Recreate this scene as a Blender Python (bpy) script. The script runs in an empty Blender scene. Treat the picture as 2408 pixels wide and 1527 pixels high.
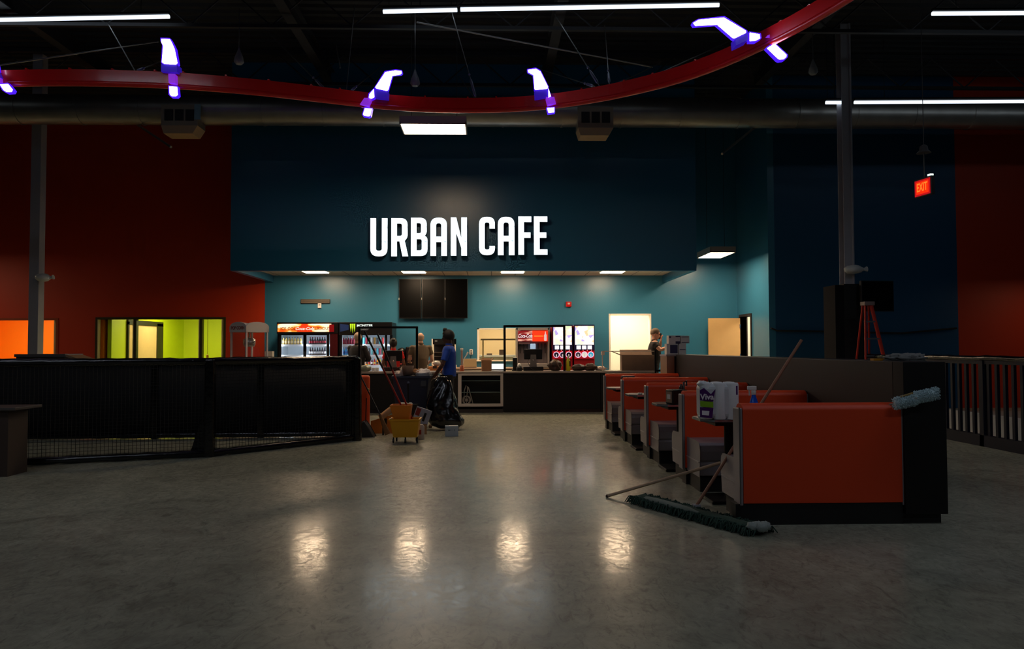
import bpy, math, random
from mathutils import Vector, Matrix
R = random.Random(7)
C = bpy.context.scene.collection
PI = math.pi
# ---------------------------------------------------------------- camera model
F = 1750.0; CX, CY = 1204.0, 763.5; CAMZ = 1.4
yaw, pitch, roll = math.radians(1.57), math.radians(1.85), math.radians(0.17)
fw = Vector((math.sin(yaw)*math.cos(pitch), math.cos(yaw)*math.cos(pitch), math.sin(pitch)))
rt = Vector((math.cos(yaw), -math.sin(yaw), 0)); up = rt.cross(fw)
rt2 = rt*math.cos(roll) - up*math.sin(roll); up2 = up*math.cos(roll) + rt*math.sin(roll)
cam = bpy.data.cameras.new('camera'); camo = bpy.data.objects.new('camera', cam); C.objects.link(camo)
cam.sensor_width = 36; cam.lens = F/2408*36; cam.clip_start = .05; cam.clip_end = 200
camo.matrix_world = Matrix(((rt2.x, up2.x, -fw.x, 0), (rt2.y, up2.y, -fw.y, 0), (rt2.z, up2.z, -fw.z, CAMZ), (0, 0, 0, 1)))
bpy.context.scene.camera = camo
def ray(px, py): return rt2*((px-CX)/F) - up2*((py-CY)/F) + fw
def PY(px, py, d):            # where the sight line meets the plane y = d
    r = ray(px, py); return Vector((0, 0, CAMZ)) + r*(d/r.y)
def PZ(px, py, z):            # where it meets the height z
    r = ray(px, py); return Vector((0, 0, CAMZ)) + r*((z-CAMZ)/r.z)
def X(px, d, py=820): return PY(px, py, d).x
def Z(py, d, px=1156): return PY(px, py, d).z
# ---------------------------------------------------------------- materials
def lin(c):
    c = c/255; return c/12.92 if c <= .04045 else ((c+.055)/1.055)**2.4
def rgb(r, g, b): return (lin(r), lin(g), lin(b), 1)
MATS = {}
def mat(name, col, rough=.5, metal=0., emit=0., ecol=None, var=0., vscale=8., bump=0., bscale=60., coat=0., spec=.5, sheen=0.):
    if name in MATS: return MATS[name]
    m = bpy.data.materials.new(name); m.use_nodes = True; nt = m.node_tree; n = nt.nodes; b = n['Principled BSDF']
    c = rgb(*col)
    b.inputs['Base Color'].default_value = c; b.inputs['Roughness'].default_value = rough; b.inputs['Metallic'].default_value = metal
    b.inputs['Specular IOR Level'].default_value = spec; b.inputs['Coat Weight'].default_value = coat; b.inputs['Coat Roughness'].default_value = .12
    if sheen: b.inputs['Sheen Weight'].default_value = sheen
    if emit:
        b.inputs['Emission Color'].default_value = rgb(*(ecol or col)); b.inputs['Emission Strength'].default_value = emit
    tc = n.new('ShaderNodeTexCoord')
    nz = n.new('ShaderNodeTexNoise'); nz.inputs['Scale'].default_value = vscale; nz.inputs['Detail'].default_value = 5
    nt.links.new(tc.outputs['Object'], nz.inputs['Vector'])
    if var:
        mx = n.new('ShaderNodeMix'); mx.data_type = 'RGBA'; mx.blend_type = 'MULTIPLY'; mx.inputs[0].default_value = 1
        mx.inputs[6].default_value = c
        rp = n.new('ShaderNodeMapRange'); rp.inputs[3].default_value = 1-var; rp.inputs[4].default_value = 1+var
        rp.inputs[1].default_value = .3; rp.inputs[2].default_value = .7
        nt.links.new(nz.outputs['Fac'], rp.inputs[0]); nt.links.new(rp.outputs[0], mx.inputs[7]); nt.links.new(mx.outputs[2], b.inputs['Base Color'])
    if bump:
        nb = n.new('ShaderNodeTexNoise'); nb.inputs['Scale'].default_value = bscale; nb.inputs['Detail'].default_value = 3
        nt.links.new(tc.outputs['Object'], nb.inputs['Vector'])
        bp = n.new('ShaderNodeBump'); bp.inputs['Strength'].default_value = bump; bp.inputs['Distance'].default_value = .01
        nt.links.new(nb.outputs['Fac'], bp.inputs['Height']); nt.links.new(bp.outputs[0], b.inputs['Normal'])
    MATS[name] = m; return m
def glass(name, tint=(255, 255, 255), rough=.02, refl=.5):
    if name in MATS: return MATS[name]
    m = bpy.data.materials.new(name); m.use_nodes = True; nt = m.node_tree; n = nt.nodes; n.clear()
    o = n.new('ShaderNodeOutputMaterial'); t = n.new('ShaderNodeBsdfTransparent'); g = n.new('ShaderNodeBsdfGlossy')
    t.inputs[0].default_value = rgb(*tint); g.inputs['Roughness'].default_value = rough
    f = n.new('ShaderNodeFresnel'); f.inputs[0].default_value = 1.45; mm = n.new('ShaderNodeMath'); mm.operation = 'MULTIPLY'; mm.inputs[1].default_value = refl
    mx = n.new('ShaderNodeMixShader'); nt.links.new(f.outputs[0], mm.inputs[0]); nt.links.new(mm.outputs[0], mx.inputs[0])
    nt.links.new(t.outputs[0], mx.inputs[1]); nt.links.new(g.outputs[0], mx.inputs[2]); nt.links.new(mx.outputs[0], o.inputs[0])
    MATS[name] = m; return m
def glow(name, col, s, front=False):
    if name in MATS: return MATS[name]
    m = bpy.data.materials.new(name); m.use_nodes = True; nt = m.node_tree; n = nt.nodes; n.clear()
    o = n.new('ShaderNodeOutputMaterial'); e = n.new('ShaderNodeEmission'); e.inputs[0].default_value = rgb(*col); e.inputs[1].default_value = s
    nt.links.new(e.outputs[0], o.inputs[0]); MATS[name] = m; return m
def ramp_tex(name, kind, scale, stops, emit=0., rough=.4, stretch=(1, 1, 1), const=True):
    """procedural coloured pattern (noise or voronoi) through a colour ramp"""
    m = bpy.data.materials.new(name); m.use_nodes = True; nt = m.node_tree; n = nt.nodes; b = n['Principled BSDF']
    tc = n.new('ShaderNodeTexCoord'); mp = n.new('ShaderNodeMapping'); mp.inputs['Scale'].default_value = stretch
    t = n.new('ShaderNodeTexVoronoi' if kind == 'voronoi' else 'ShaderNodeTexNoise'); t.inputs['Scale'].default_value = scale
    nt.links.new(tc.outputs['Object'], mp.inputs[0]); nt.links.new(mp.outputs[0], t.inputs['Vector'])
    cr = n.new('ShaderNodeValToRGB'); cr.color_ramp.interpolation = 'CONSTANT' if const else 'LINEAR'
    els = cr.color_ramp.elements
    while len(els) > 1: els.remove(els[-1])
    els[0].position = stops[0][0]; els[0].color = rgb(*stops[0][1])
    for p, c in stops[1:]: e = els.new(p); e.color = rgb(*c)
    if kind == 'voronoi':
        sp = n.new('ShaderNodeSeparateColor'); nt.links.new(t.outputs['Color'], sp.inputs[0]); nt.links.new(sp.outputs[0], cr.inputs[0])
    else: nt.links.new(t.outputs['Fac'], cr.inputs[0])
    nt.links.new(cr.outputs[0], b.inputs['Base Color']); b.inputs['Roughness'].default_value = rough
    if emit: nt.links.new(cr.outputs[0], b.inputs['Emission Color']); b.inputs['Emission Strength'].default_value = emit
    MATS[name] = m; return m
# ---------------------------------------------------------------- objects
def tag(o, label=None, cat=None, group=None, kind=None):
    if label: o['label'] = label
    if cat: o['category'] = cat
    if group: o['group'] = group
    if kind: o['kind'] = kind
    return o
def thing(name, label, cat, loc=(0, 0, 0), rz=0., group=None):
    o = bpy.data.objects.new(name, None); C.objects.link(o); o.location = loc; o.rotation_euler = (0, 0, rz); o.empty_display_size = .1
    return tag(o, label, cat, group)
def dup(root, loc=None, rz=None, label=None, group=None):
    r = root.copy(); C.objects.link(r)
    if loc is not None: r.location = loc
    if rz is not None: r.rotation_euler = (0, 0, rz)
    tag(r, label, None, group)
    for ch in list(root.children):
        c = ch.copy(); C.objects.link(c); c.parent = r
        for g in list(ch.children):
            d = g.copy(); C.objects.link(d); d.parent = c
    return r
class MB:
    def __init__(s): s.v = []; s.f = []; s.sm = []; s.mi = []
    def add(s, vs, fs, smooth=False, mi=0):
        k = len(s.v); s.v += [tuple(p) for p in vs]
        for f in fs: s.f.append([i+k for i in f]); s.sm.append(smooth); s.mi.append(mi)
        return s
    def box(s, x0, x1, y0, y1, z0, z1, mi=0, M=None):
        if x0 > x1: x0, x1 = x1, x0
        if y0 > y1: y0, y1 = y1, y0
        if z0 > z1: z0, z1 = z1, z0
        vs = [Vector((x, y, z)) for z in (z0, z1) for y in (y0, y1) for x in (x0, x1)]
        if M: vs = [M @ v for v in vs]
        return s.add(vs, [(0, 2, 3, 1), (4, 5, 7, 6), (0, 1, 5, 4), (2, 6, 7, 3), (1, 3, 7, 5), (0, 4, 6, 2)], False, mi)
    def cyl(s, p0, p1, r0, r1=None, n=16, mi=0, caps=True):
        return s.sweep([p0, p1], [r0, r0 if r1 is None else r1], n, mi, caps)
    def sweep(s, pts, rad, n=12, mi=0, caps=True, ref=None, closed=False):
        """tube along points; rad: number, or per point number or (a, b) ellipse radii"""
        pts = [Vector(p) for p in pts]
        if not isinstance(rad, (list, tuple)): rad = [rad]*len(pts)
        rings = []; prev = None
        for i, p in enumerate(pts):
            a = pts[max(i-1, 0)]; b = pts[min(i+1, len(pts)-1)]
            if closed: a = pts[(i-1) % len(pts)]; b = pts[(i+1) % len(pts)]
            d = (b-a).normalized()
            if prev is None:
                q = Vector(ref) if ref else (Vector((0, 0, 1)) if abs(d.z) < .9 else Vector((1, 0, 0)))
            else: q = prev
            u = (q - d*q.dot(d)).normalized(); w = d.cross(u); prev = u
            r = rad[i]; ra, rb = r if isinstance(r, (list, tuple)) else (r, r)
            rings.append([p + u*(ra*math.cos(2*PI*k/n)) + w*(rb*math.sin(2*PI*k/n)) for k in range(n)])
        m = len(rings); fs = []
        for i in range(m if closed else m-1):
            j = (i+1) % m
            for k in range(n): fs.append((i*n+k, i*n+(k+1) % n, j*n+(k+1) % n, j*n+k))
        s.add([v for r in rings for v in r], fs, True, mi)
        if caps and not closed:
            s.add(rings[0], [tuple(range(n-1, -1, -1))], False, mi); s.add(rings[-1], [tuple(range(n))], False, mi)
        return s
    def lathe(s, prof, c=(0, 0, 0), n=20, mi=0, smooth=True):
        """prof: (radius, z) from bottom to top"""
        vs = []; fs = []
        for r, z in prof:
            for k in range(n): a = 2*PI*k/n; vs.append((c[0]+r*math.cos(a), c[1]+r*math.sin(a), c[2]+z))
        for i in range(len(prof)-1):
            for k in range(n): fs.append((i*n+k, i*n+(k+1) % n, (i+1)*n+(k+1) % n, (i+1)*n+k))
        s.add(vs, fs, smooth, mi)
        s.add(vs[:n], [tuple(range(n-1, -1, -1))], False, mi); s.add(vs[-n:], [tuple(range(n))], False, mi)
        return s
    def ball(s, c, r, nu=16, nv=10, mi=0, M=None, fn=None):
        rx, ry, rz = r if isinstance(r, (list, tuple)) else (r, r, r); vs = []; fs = []
        for j in range(nv+1):
            t = PI*j/nv
            for i in range(nu):
                a = 2*PI*i/nu; d = Vector((math.sin(t)*math.cos(a), math.sin(t)*math.sin(a), -math.cos(t)))
                k = fn(d) if fn else 1
                p = Vector((d.x*rx*k, d.y*ry*k, d.z*rz*k))
                if M: p = M @ p
                vs.append(p+Vector(c))
        for j in range(nv):
            for i in range(nu): fs.append((j*nu+i, j*nu+(i+1) % nu, (j+1)*nu+(i+1) % nu, (j+1)*nu+i))
        return s.add(vs, fs, True, mi)
    def prism(s, poly, y0, y1, axis='y', mi=0, smooth=False):
        """poly in the two other axes, counterclockwise or not; extruded along axis"""
        def P(a, b, t): return {'y': (a, t, b), 'x': (t, a, b), 'z': (a, b, t)}[axis]
        n = len(poly); vs = [P(a, b, y0) for a, b in poly]+[P(a, b, y1) for a, b in poly]
        s.add(vs, [tuple(range(n)), tuple(range(2*n-1, n-1, -1))], False, mi)
        s.add(vs, [(i, i+n, (i+1) % n+n, (i+1) % n) for i in range(n)], smooth, mi); return s
    def mesh(s, name):
        me = bpy.data.meshes.new(name); me.from_pydata(s.v, [], s.f); me.update()
        me.polygons.foreach_set('use_smooth', s.sm); me.polygons.foreach_set('material_index', s.mi); return me
    def out(s, name, mats, parent=None, bevel=0, seg=2, world=False, label=None, kind=None, fix=True):
        if world and parent is not None:
            q = parent.location.copy()
            if parent.parent: q += parent.parent.location
            s.v = [(x-q.x, y-q.y, z-q.z) for x, y, z in s.v]
        me = s.mesh(name)
        if fix:
            import bmesh
            bm = bmesh.new(); bm.from_mesh(me); bmesh.ops.recalc_face_normals(bm, faces=bm.faces[:]); bm.to_mesh(me); bm.free()
        for m in (mats if isinstance(mats, (list, tuple)) else [mats]): me.materials.append(m)
        o = bpy.data.objects.new(name, me); C.objects.link(o)
        if parent is not None: o.parent = parent
        if bevel:
            md = o.modifiers.new('edge', 'BEVEL'); md.width = bevel; md.segments = seg; md.limit_method = 'ANGLE'; md.angle_limit = math.radians(50)
            w = o.modifiers.new('weld', 'WELD'); w.merge_threshold = 1e-5
            o.modifiers.move(1, 0)
        tag(o, label, None, None, kind); return o
def center_to(o, loc):
    """move a lone mesh's origin to loc (its mesh was built in world coordinates)"""
    loc = Vector(loc); o.data.transform(Matrix.Translation(-loc)); o.location = loc; return o
def solo(mb, name, mats, loc, label, cat, group=None, bevel=0, seg=2):
    o = mb.out(name, mats, bevel=bevel, seg=seg); center_to(o, loc); return tag(o, label, cat, group)
def struct(mb, name, mats, parent=None, bevel=0): return tag(mb.out(name, mats, parent, bevel=bevel), kind='structure')
def text(name, body, size, loc, m, parent=None, depth=.002, rz=0., align='CENTER', sx=1., bold=0., shear=0., rx=PI/2):
    cu = bpy.data.curves.new(name, 'FONT'); cu.body = body; cu.size = size; cu.extrude = depth; cu.align_x = align; cu.align_y = 'CENTER'
    cu.offset = bold; cu.shear = shear; cu.resolution_u = 3
    t = bpy.data.objects.new(name+'_c', cu); C.objects.link(t); bpy.context.view_layer.update()
    me = bpy.data.meshes.new_from_object(t.evaluated_get(bpy.context.evaluated_depsgraph_get()))
    bpy.data.objects.remove(t); bpy.data.curves.remove(cu)
    M = Matrix.Rotation(rz, 4, 'Z') @ Matrix.Rotation(rx, 4, 'X') @ Matrix.Diagonal((sx, 1, 1, 1))
    me.transform(M); me.materials.clear(); me.materials.append(m)
    o = bpy.data.objects.new(name, me); C.objects.link(o); o.location = loc
    if parent is not None: o.parent = parent
    return o
def wn(p, s=1.0):             # cheap smooth noise -1..1
    x, y, z = p[0]*s, p[1]*s, p[2]*s
    return (math.sin(x*1.7+1.3*math.sin(y*2.1+.5))+math.sin(y*1.9+1.1*math.sin(z*2.3+1.1))+math.sin(z*1.6+1.2*math.sin(x*2.4+2.2)))/3
# ---------------------------------------------------------------- palette
black = mat('black_laminate', (15, 13, 13), .6, bump=.05, spec=.3)
blackm = mat('black_metal', (14, 14, 14), .4, .6)
blackp = mat('black_plastic', (16, 16, 17), .35)
vinyl = mat('black_padding_vinyl', (9, 9, 11), .2, bump=.6, bscale=16, coat=.3)
steel = mat('brushed_steel', (190, 185, 178), .35, .9, bump=.03, bscale=200)
chrome = mat('bright_metal', (220, 220, 220), .18, 1)
galv = mat('galvanised_duct', (150, 148, 142), .38, .85, var=.12, vscale=3)
greymet = mat('grey_painted_steel', (165, 165, 172), .5)
greyvinyl = mat('grey_booth_vinyl', (140, 132, 134), .36, bump=.15, bscale=90, coat=.1)
redvinyl = mat('red_orange_booth_vinyl', (226, 68, 17), .5, bump=.12, bscale=120)
white = mat('white_plastic', (225, 225, 220), .4)
offw = mat('off_white', (220, 212, 196), .6)
card = mat('cardboard', (150, 108, 72), .8, var=.06)
teal = mat('teal_wall_paint', (54, 120, 150), .33, bump=.12, bscale=40, spec=.6)
deepteal = mat('dark_teal_wall_paint', (30, 98, 134), .33, bump=.12, bscale=40, spec=.6)
navy = mat('navy_wall_paint', (12, 76, 116), .5, bump=.1, bscale=40)
orange = mat('orange_wall_paint', (188, 50, 8), .55, bump=.1, bscale=40)
lampw = glow('warm_lamp_diffuser', (255, 220, 180), 28)
# ================================================================ SETTING
DB = 19.1; DF = 16.3; DR = 16.9      # back wall, bulkhead/counter front, right hand wall
XL, XR = -15.0, 15.0; YN = -9.0; H = 7.7
fm = bpy.data.materials.new('polished_concrete'); fm.use_nodes = True
nt = fm.node_tree; n = nt.nodes; b = n['Principled BSDF']; L = nt.links.new
tc = n.new('ShaderNodeTexCoord')
def noise(scale, detail, rough=.6, st=(1, 1, 1), dist=0.):
    mp = n.new('ShaderNodeMapping'); mp.inputs['Scale'].default_value = st; L(tc.outputs['Object'], mp.inputs[0])
    t = n.new('ShaderNodeTexNoise'); t.inputs['Scale'].default_value = scale; t.inputs['Detail'].default_value = detail
    t.inputs['Roughness'].default_value = rough; t.inputs['Distortion'].default_value = dist; L(mp.outputs[0], t.inputs['Vector']); return t
n1 = noise(.45, 8, .62, dist=.8); n2 = noise(2.6, 9, .7, dist=1.2); n3 = noise(9, 6, .7, (1, .45, 1), 2.5); n4 = noise(9, 10, .75, (1, .7, 1), 2.2)
def rng(src, a, b_, c, d):
    r = n.new('ShaderNodeMapRange'); r.inputs[1].default_value = a; r.inputs[2].default_value = b_; r.inputs[3].default_value = c; r.inputs[4].default_value = d
    L(src, r.inputs[0]); return r.outputs[0]
def mul(a, b_):
    m = n.new('ShaderNodeMath'); m.operation = 'MULTIPLY'; L(a, m.inputs[0]); L(b_, m.inputs[1]); return m.outputs[0]
k = mul(mul(rng(n1.outputs['Fac'], .3, .7, .72, 1.22), rng(n2.outputs['Fac'], .3, .7, .7, 1.25)), rng(n3.outputs['Fac'], .3, .48, .5, 1.))
mx = n.new('ShaderNodeMix'); mx.data_type = 'RGBA'; mx.blend_type = 'MULTIPLY'; mx.inputs[0].default_value = 1
mx.inputs[6].default_value = rgb(160, 162, 143); L(k, mx.inputs[7]); L(mx.outputs[2], b.inputs['Base Color'])
L(rng(n4.outputs['Fac'], .35, .68, .3, .45), b.inputs['Roughness']); b.inputs['Specular IOR Level'].default_value = .35
L(rng(n4.outputs['Fac'], .40, .58, .04, .55), b.inputs['Coat Weight']); L(rng(n2.outputs['Fac'], .3, .7, .05, .13), b.inputs['Coat Roughness']); b.inputs['Coat IOR'].default_value = 1.5
bp = n.new('ShaderNodeBump'); bp.inputs['Strength'].default_value = .035; bp.inputs['Distance'].default_value = .01
L(n4.outputs['Fac'], bp.inputs['Height']); L(bp.outputs[0], b.inputs['Normal']); L(bp.outputs[0], b.inputs['Coat Normal'])
MATS['floor'] = fm
struct(MB().box(XL, XR, YN, 26, -.2, 0), 'floor', fm)
# ceiling: black corrugated deck
deck = mat('black_roof_deck', (38, 40, 42), .7); joistm = mat('black_joist_steel', (46, 46, 48), .55)
mb = MB(); y = YN; pr = []
while y < 19.2:
    pr += [(y, H), (y+.10, H), (y+.13, H+.05), (y+.23, H+.05)]; y += .26
pr += [(y, H), (y, H+.2), (YN, H+.2)]
mb.prism(pr, XL, XR, 'x'); struct(mb, 'ceiling', deck)
struct(MB().box(XL-.2, XL, YN, 26, 0, H+.2), 'wall_left', mat('dark_grey_wall', (60, 60, 62), .7))
struct(MB().box(XR, XR+.2, YN, 26, 0, H+.2), 'wall_right', MATS['dark_grey_wall'])
struct(MB().box(XL, XR, YN-.2, YN, 0, H+.2), 'wall_behind', MATS['dark_grey_wall'])
# openings in the back wall
x0c = X(622, DB); xcr = X(1735, DB)
def wall_with_holes(x0, x1, z0, z1, holes, y0=DB, y1=DB+.15):
    """boxes around rectangular holes (x0,x1,z0,z1)"""
    mb = MB(); xs = sorted({x0, x1} | {h[0] for h in holes} | {h[1] for h in holes})
    for a, c in zip(xs, xs[1:]):
        mid = (a+c)/2; zz = z0
        for h in sorted([h for h in holes if h[0] < mid < h[1]], key=lambda h: h[2]):
            if h[2] > zz: mb.box(a, c, y0, y1, zz, h[2])
            zz = h[3]
        mb.box(a, c, y0, y1, zz, z1)
    return mb
kx0, kx1 = X(1125, DB), X(1230, DB); kz0, kz1 = Z(847, DB, 1180), Z(775, DB, 1180)
dx0, dx1 = X(1434, DB), X(1530, DB); dz1 = Z(740, DB, 1480)
gx0, gx1 = X(229, DB), X(526, DB); gz1 = Z(751, DB, 400); gz0 = .85
ox0, ox1 = -13.6, X(132, DB); oz1 = Z(753, DB, 100)
struct(wall_with_holes(x0c, xcr+.15, 0, H+.1, [(kx0, kx1, kz0, kz1), (dx0, dx1, 0, dz1)]), 'wall_back', teal)
struct(wall_with_holes(XL, x0c, 0, H+.1, [(gx0, gx1, gz0, gz1), (ox0, ox1, gz0, oz1)]), 'wall_back_orange', orange)
# side wall of the alcove with the open door, and the navy and red walls right of it
dy1 = None
def depth_on_x(px, x, py=790):
    r = ray(px, py); return x*r.y/r.x
hy0, hy1 = depth_on_x(1767, xcr), depth_on_x(1742, xcr); hz = Z(743, 18.1, 1760)
mb = MB(); mb.box(xcr, xcr+.15, DR, hy0, 0, H+.1); mb.box(xcr, xcr+.15, hy1, DB, 0, H+.1); mb.box(xcr, xcr+.15, hy0, hy1, hz, H+.1)
struct(mb, 'wall_alcove', teal)
xn = X(2255, DR)
struct(MB().box(xcr+.15, xn, DR, DR+.15, 0, H+.1), 'wall_front_navy', navy)
struct(MB().box(xn, XR, DR, DR+.15, 0, H+.1), 'wall_front_red', orange)
# bulkhead over the serving counter, hollow below with a recessed tile ceiling
bx0, bx1 = X(540, DF), X(1640, DF); bz = Z(637, DF, 1156); cz = bz+.17
mb = MB(); mb.box(bx0, bx1, DF, DF+.12, bz, H+.1); mb.box(bx0, bx0+.12, DF+.12, DB, bz, H+.1); mb.box(bx1-.12, bx1, DF+.12, DB, bz, H+.1)
struct(mb, 'wall_bulkhead', deepteal)
tile = bpy.data.materials.new('ceiling_tiles'); tile.use_nodes = True; nt = tile.node_tree; n = nt.nodes
tcc = n.new('ShaderNodeTexCoord'); br = n.new('ShaderNodeTexBrick'); br.offset = 0; br.inputs['Scale'].default_value = 1
br.inputs['Color1'].default_value = rgb(205, 186, 165); br.inputs['Color2'].default_value = rgb(198, 180, 160); br.inputs['Mortar'].default_value = rgb(120, 105, 92)
br.inputs['Mortar Size'].default_value = .012; br.inputs['Brick Width'].default_value = .6; br.inputs['Row Height'].default_value = .6
nt.links.new(tcc.outputs['Object'], br.inputs['Vector']); nt.links.new(br.outputs[0], n['Principled BSDF'].inputs['Base Color']); n['Principled BSDF'].inputs['Roughness'].default_value = .8
struct(MB().box(bx0+.12, bx1-.12, DF+.12, DB, cz, cz+.03), 'ceiling_dropped', tile)
# rooms behind the openings
cream = mat('cream_room_wall', (232, 208, 160), .6); creamw = mat('pale_room_wall', (244, 238, 220), .6)
lime = mat('lime_room_wall', (186, 205, 8), .55); orr = mat('bright_orange_room_wall', (255, 138, 4), .6)
def room(x0, x1, y0, y1, z1, m, nm, left=True, right=True):
    struct(MB().box(x0, x1, y0, y1, z1, z1+.1), nm.replace('wall', 'ceiling'), m)
    mb = MB(); mb.box(x0, x1, y1, y1+.1, 0, z1)
    if left: mb.box(x0-.1, x0, y0, y1, 0, z1)
    if right: mb.box(x1, x1+.1, y0, y1, 0, z1)
    return struct(mb, nm, m)
YB = DB+.15
room(kx0-.7, kx1+.9, YB, YB+2.6, 2.6, cream, 'wall_kitchen')
room(dx0-.35, dx1+.35, YB, YB+1.3, 2.7, creamw, 'wall_pantry')
glx = X(262, YB)
room(glx, x0c, YB, 23.7, 2.9, lime, 'wall_party_room')
room(XL+.05, glx-.3, YB, 22.5, 2.9, orr, 'wall_orange_room')
mb = MB(); mb.box(xcr+.15, xcr+2, DB+.2, DB+.3, 0, 2.7); mb.box(xcr+2, xcr+2.1, DR+.15, DB+.3, 0, 2.7); struct(MB().box(xcr+.15, xcr+2, DR+.15, DB+.3, 2.7, 2.8), 'ceiling_corridor', creamw)
struct(mb, 'wall_corridor', creamw)
lampr = glow('room_lamp_diffuser', (255, 238, 205), 24)
lamphot = glow('bright_room_lamp_diffuser', (255, 236, 205), 28)
def panel_lamp(x, y, z, label, m, sx=1.2, sy=.6, name='panel_light', group=None):
    t = thing(name, label, 'ceiling light', (x, y, z), group=group)
    MB().box(-sx/2, sx/2, -sy/2, sy/2, 0, .06).out('housing', white, t)
    MB().box(-sx/2+.03, sx/2-.03, -sy/2+.03, sy/2-.03, -.006, -.001).out('diffuser', m, t)
    return t
panel_lamp((kx0+kx1)/2, 20.3, 2.54, 'panel light on the ceiling of the cream kitchen behind the pass-through', lampr)
panel_lamp((dx0+dx1)/2, 19.62, 2.64, 'panel light inside the pale pantry behind the tall opening', lamphot, 1.2, .5)
panel_lamp(-8.3, 21.2, 2.84, 'panel light on the ceiling of the lime green room', lamphot, 2.2, .8)
for q in (-13.2, -11.0): panel_lamp(q, 20.6, 2.84, 'panel light in the bright orange room at the far left', lamphot, 1.4, .6, group='orange room lights')
panel_lamp(xcr+1.0, 18.2, 2.64, 'panel light in the corridor behind the open door at right', lamphot, .6, 1.2)
# window frames
wf = mat('olive_dark_window_frame', (52, 50, 16), .5); wl = mat('pale_bead', (215, 205, 150), .5)
def window(nm, x0, x1, z0, z1, mull, fr):
    w = thing(nm, None, None, (x0, DB, z0)); w['kind'] = 'structure'
    mb = MB(); t = .05
    mb.box(x0-t, x1+t, DB-.02, DB+.12, z1-.005, z1+t); mb.box(x0-t, x1+t, DB-.02, DB+.12, z0-t, z0)
    mb.box(x0-t, x0, DB-.02, DB+.12, z0, z1); mb.box(x1, x1+t, DB-.02, DB+.12, z0, z1)
    for m in mull: mb.box(m-.035, m+.035, DB-.01, DB+.11, z0, z1)
    mb.out('window_frame', fr, w, world=True)
    mb = MB()
    for m in mull+[x0+.0, x1-.0]: mb.box(m-.055 if m != x0 else m, m-.035 if m != x0 else m+.02, DB-.015, DB+.1, z0, z1)
    mb.out('bead', wl, w, world=True)
    xs = [x0]+mull+[x1]
    for a, c in zip(xs, xs[1:]): MB().box(a+.04, c-.04, DB+.05, DB+.058, z0, z1).out('pane', glass('window_glass', (245, 250, 235)), w, world=True)
window('window_1', gx0, gx1, gz0, gz1, [X(317, DB), X(472, DB)], wf)
window('window_2', ox0, ox1, gz0, oz1, [(ox0+ox1)/2-.9], mat('orange_window_frame', (150, 58, 12), .5))
# lime room contents: door in its left wall, tall side panel
dfr = mat('black_door_frame', (30, 27, 12), .5); tan = mat('tan_door', (206, 172, 120), .5, var=.03)
def on_left_wall(px, x, py=800):
    r = ray(px, py); return x*r.y/r.x
ly0, ly1 = on_left_wall(297, glx), on_left_wall(380, glx)
d = thing('door_2', None, None, (glx, ly0, 0)); d['kind'] = 'structure'
mb = MB(); mb.box(glx, glx+.05, ly0-.0, ly0+.07, 0, 2.15); mb.box(glx, glx+.05, ly1-.4, ly1, 0, 2.15); mb.box(glx, glx+.05, ly0, ly1, 2.07, 2.2)
mb.out('door_frame', dfr, d, world=True); MB().box(glx, glx+.03, ly0+.07, ly1-.4, 0, 2.07).out('door_leaf', tan, d, world=True)
MB().cyl((glx+.03, ly0+.2, 1.0), (glx+.09, ly0+.2, 1.0), .02).out('door_handle', chrome, d, world=True)
xo = X(504, DB+.2); 
cd = thing('pull_cord', 'thin cord with a small weight hanging inside the right pane of the lime green room', 'cord', (X(488, 20.5), 20.5, 1.25))
MB().cyl((0, 0, 0), (0, 0, 1.6), .006, n=6).out('cord', mat('cord_grey', (120, 120, 60), .6), cd); MB().lathe([(.01, -.08), (.035, -.07), (.03, 0), (.008, .02)]).out('weight', mat('cord_weight', (190, 170, 60), .5), cd)
struct(MB().box(X(248, 19.8), X(265, 19.8), 19.8, 19.86, 0, 2.1), 'trim_1', tan)
struct(MB().box(X(240, 19.5), X(246, 19.5), 19.5, 19.56, 0, 2.3), 'trim_2', dfr)
# pale jamb in the pass-through and open door in the alcove
mb = MB(); mb.box(kx0-.03, kx0+.02, DB-.015, YB, kz0, kz1+.03); mb.box(kx1-.02, kx1+.03, DB-.015, YB, kz0, kz1+.03); mb.box(kx0-.03, kx1+.03, DB-.015, YB, kz1, kz1+.03); mb.box(kx0-.08, kx1+.08, DB-.06, YB, kz0-.03, kz0)
struct(mb, 'trim_3', creamw)
mb = MB(); mb.box(dx0-.02, dx0+.02, DB-.012, YB, 0, dz1+.02); mb.box(dx1-.02, dx1+.02, DB-.012, YB, 0, dz1+.02); mb.box(dx0, dx1, DB-.012, YB, dz1-.02, dz1+.02)
struct(mb, 'trim_4', creamw)
d = thing('door_1', None, None, (xcr, hy1, 0)); d['kind'] = 'structure'
dkf = mat('dark_brown_door_frame', (44, 30, 22), .5)
mb = MB(); mb.box(xcr-.03, xcr+.18, hy0-.05, hy0, 0, hz+.06); mb.box(xcr-.03, xcr+.18, hy1, hy1+.05, 0, hz+.06); mb.box(xcr-.03, xcr+.18, hy0, hy1, hz, hz+.06)
mb.out('door_frame', dkf, d, world=True)
lx0 = X(1665, hy1)
lf = MB().box(lx0, xcr-.035, hy1-.06, hy1-.015, .01, hz-.03).out('door_leaf', mat('tan_wood_door', (214, 172, 112), .5, var=.05, vscale=3), d, world=True)
mb = MB(); mb.cyl((lx0+.08, hy1-.06, 1.0), (lx0+.08, hy1-.12, 1.0), .025); mb.box(lx0+.06, lx0+.19, hy1-.13, hy1-.115, .985, 1.015)
mb.out('door_handle', chrome, d, world=True)
mb = MB()
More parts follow.
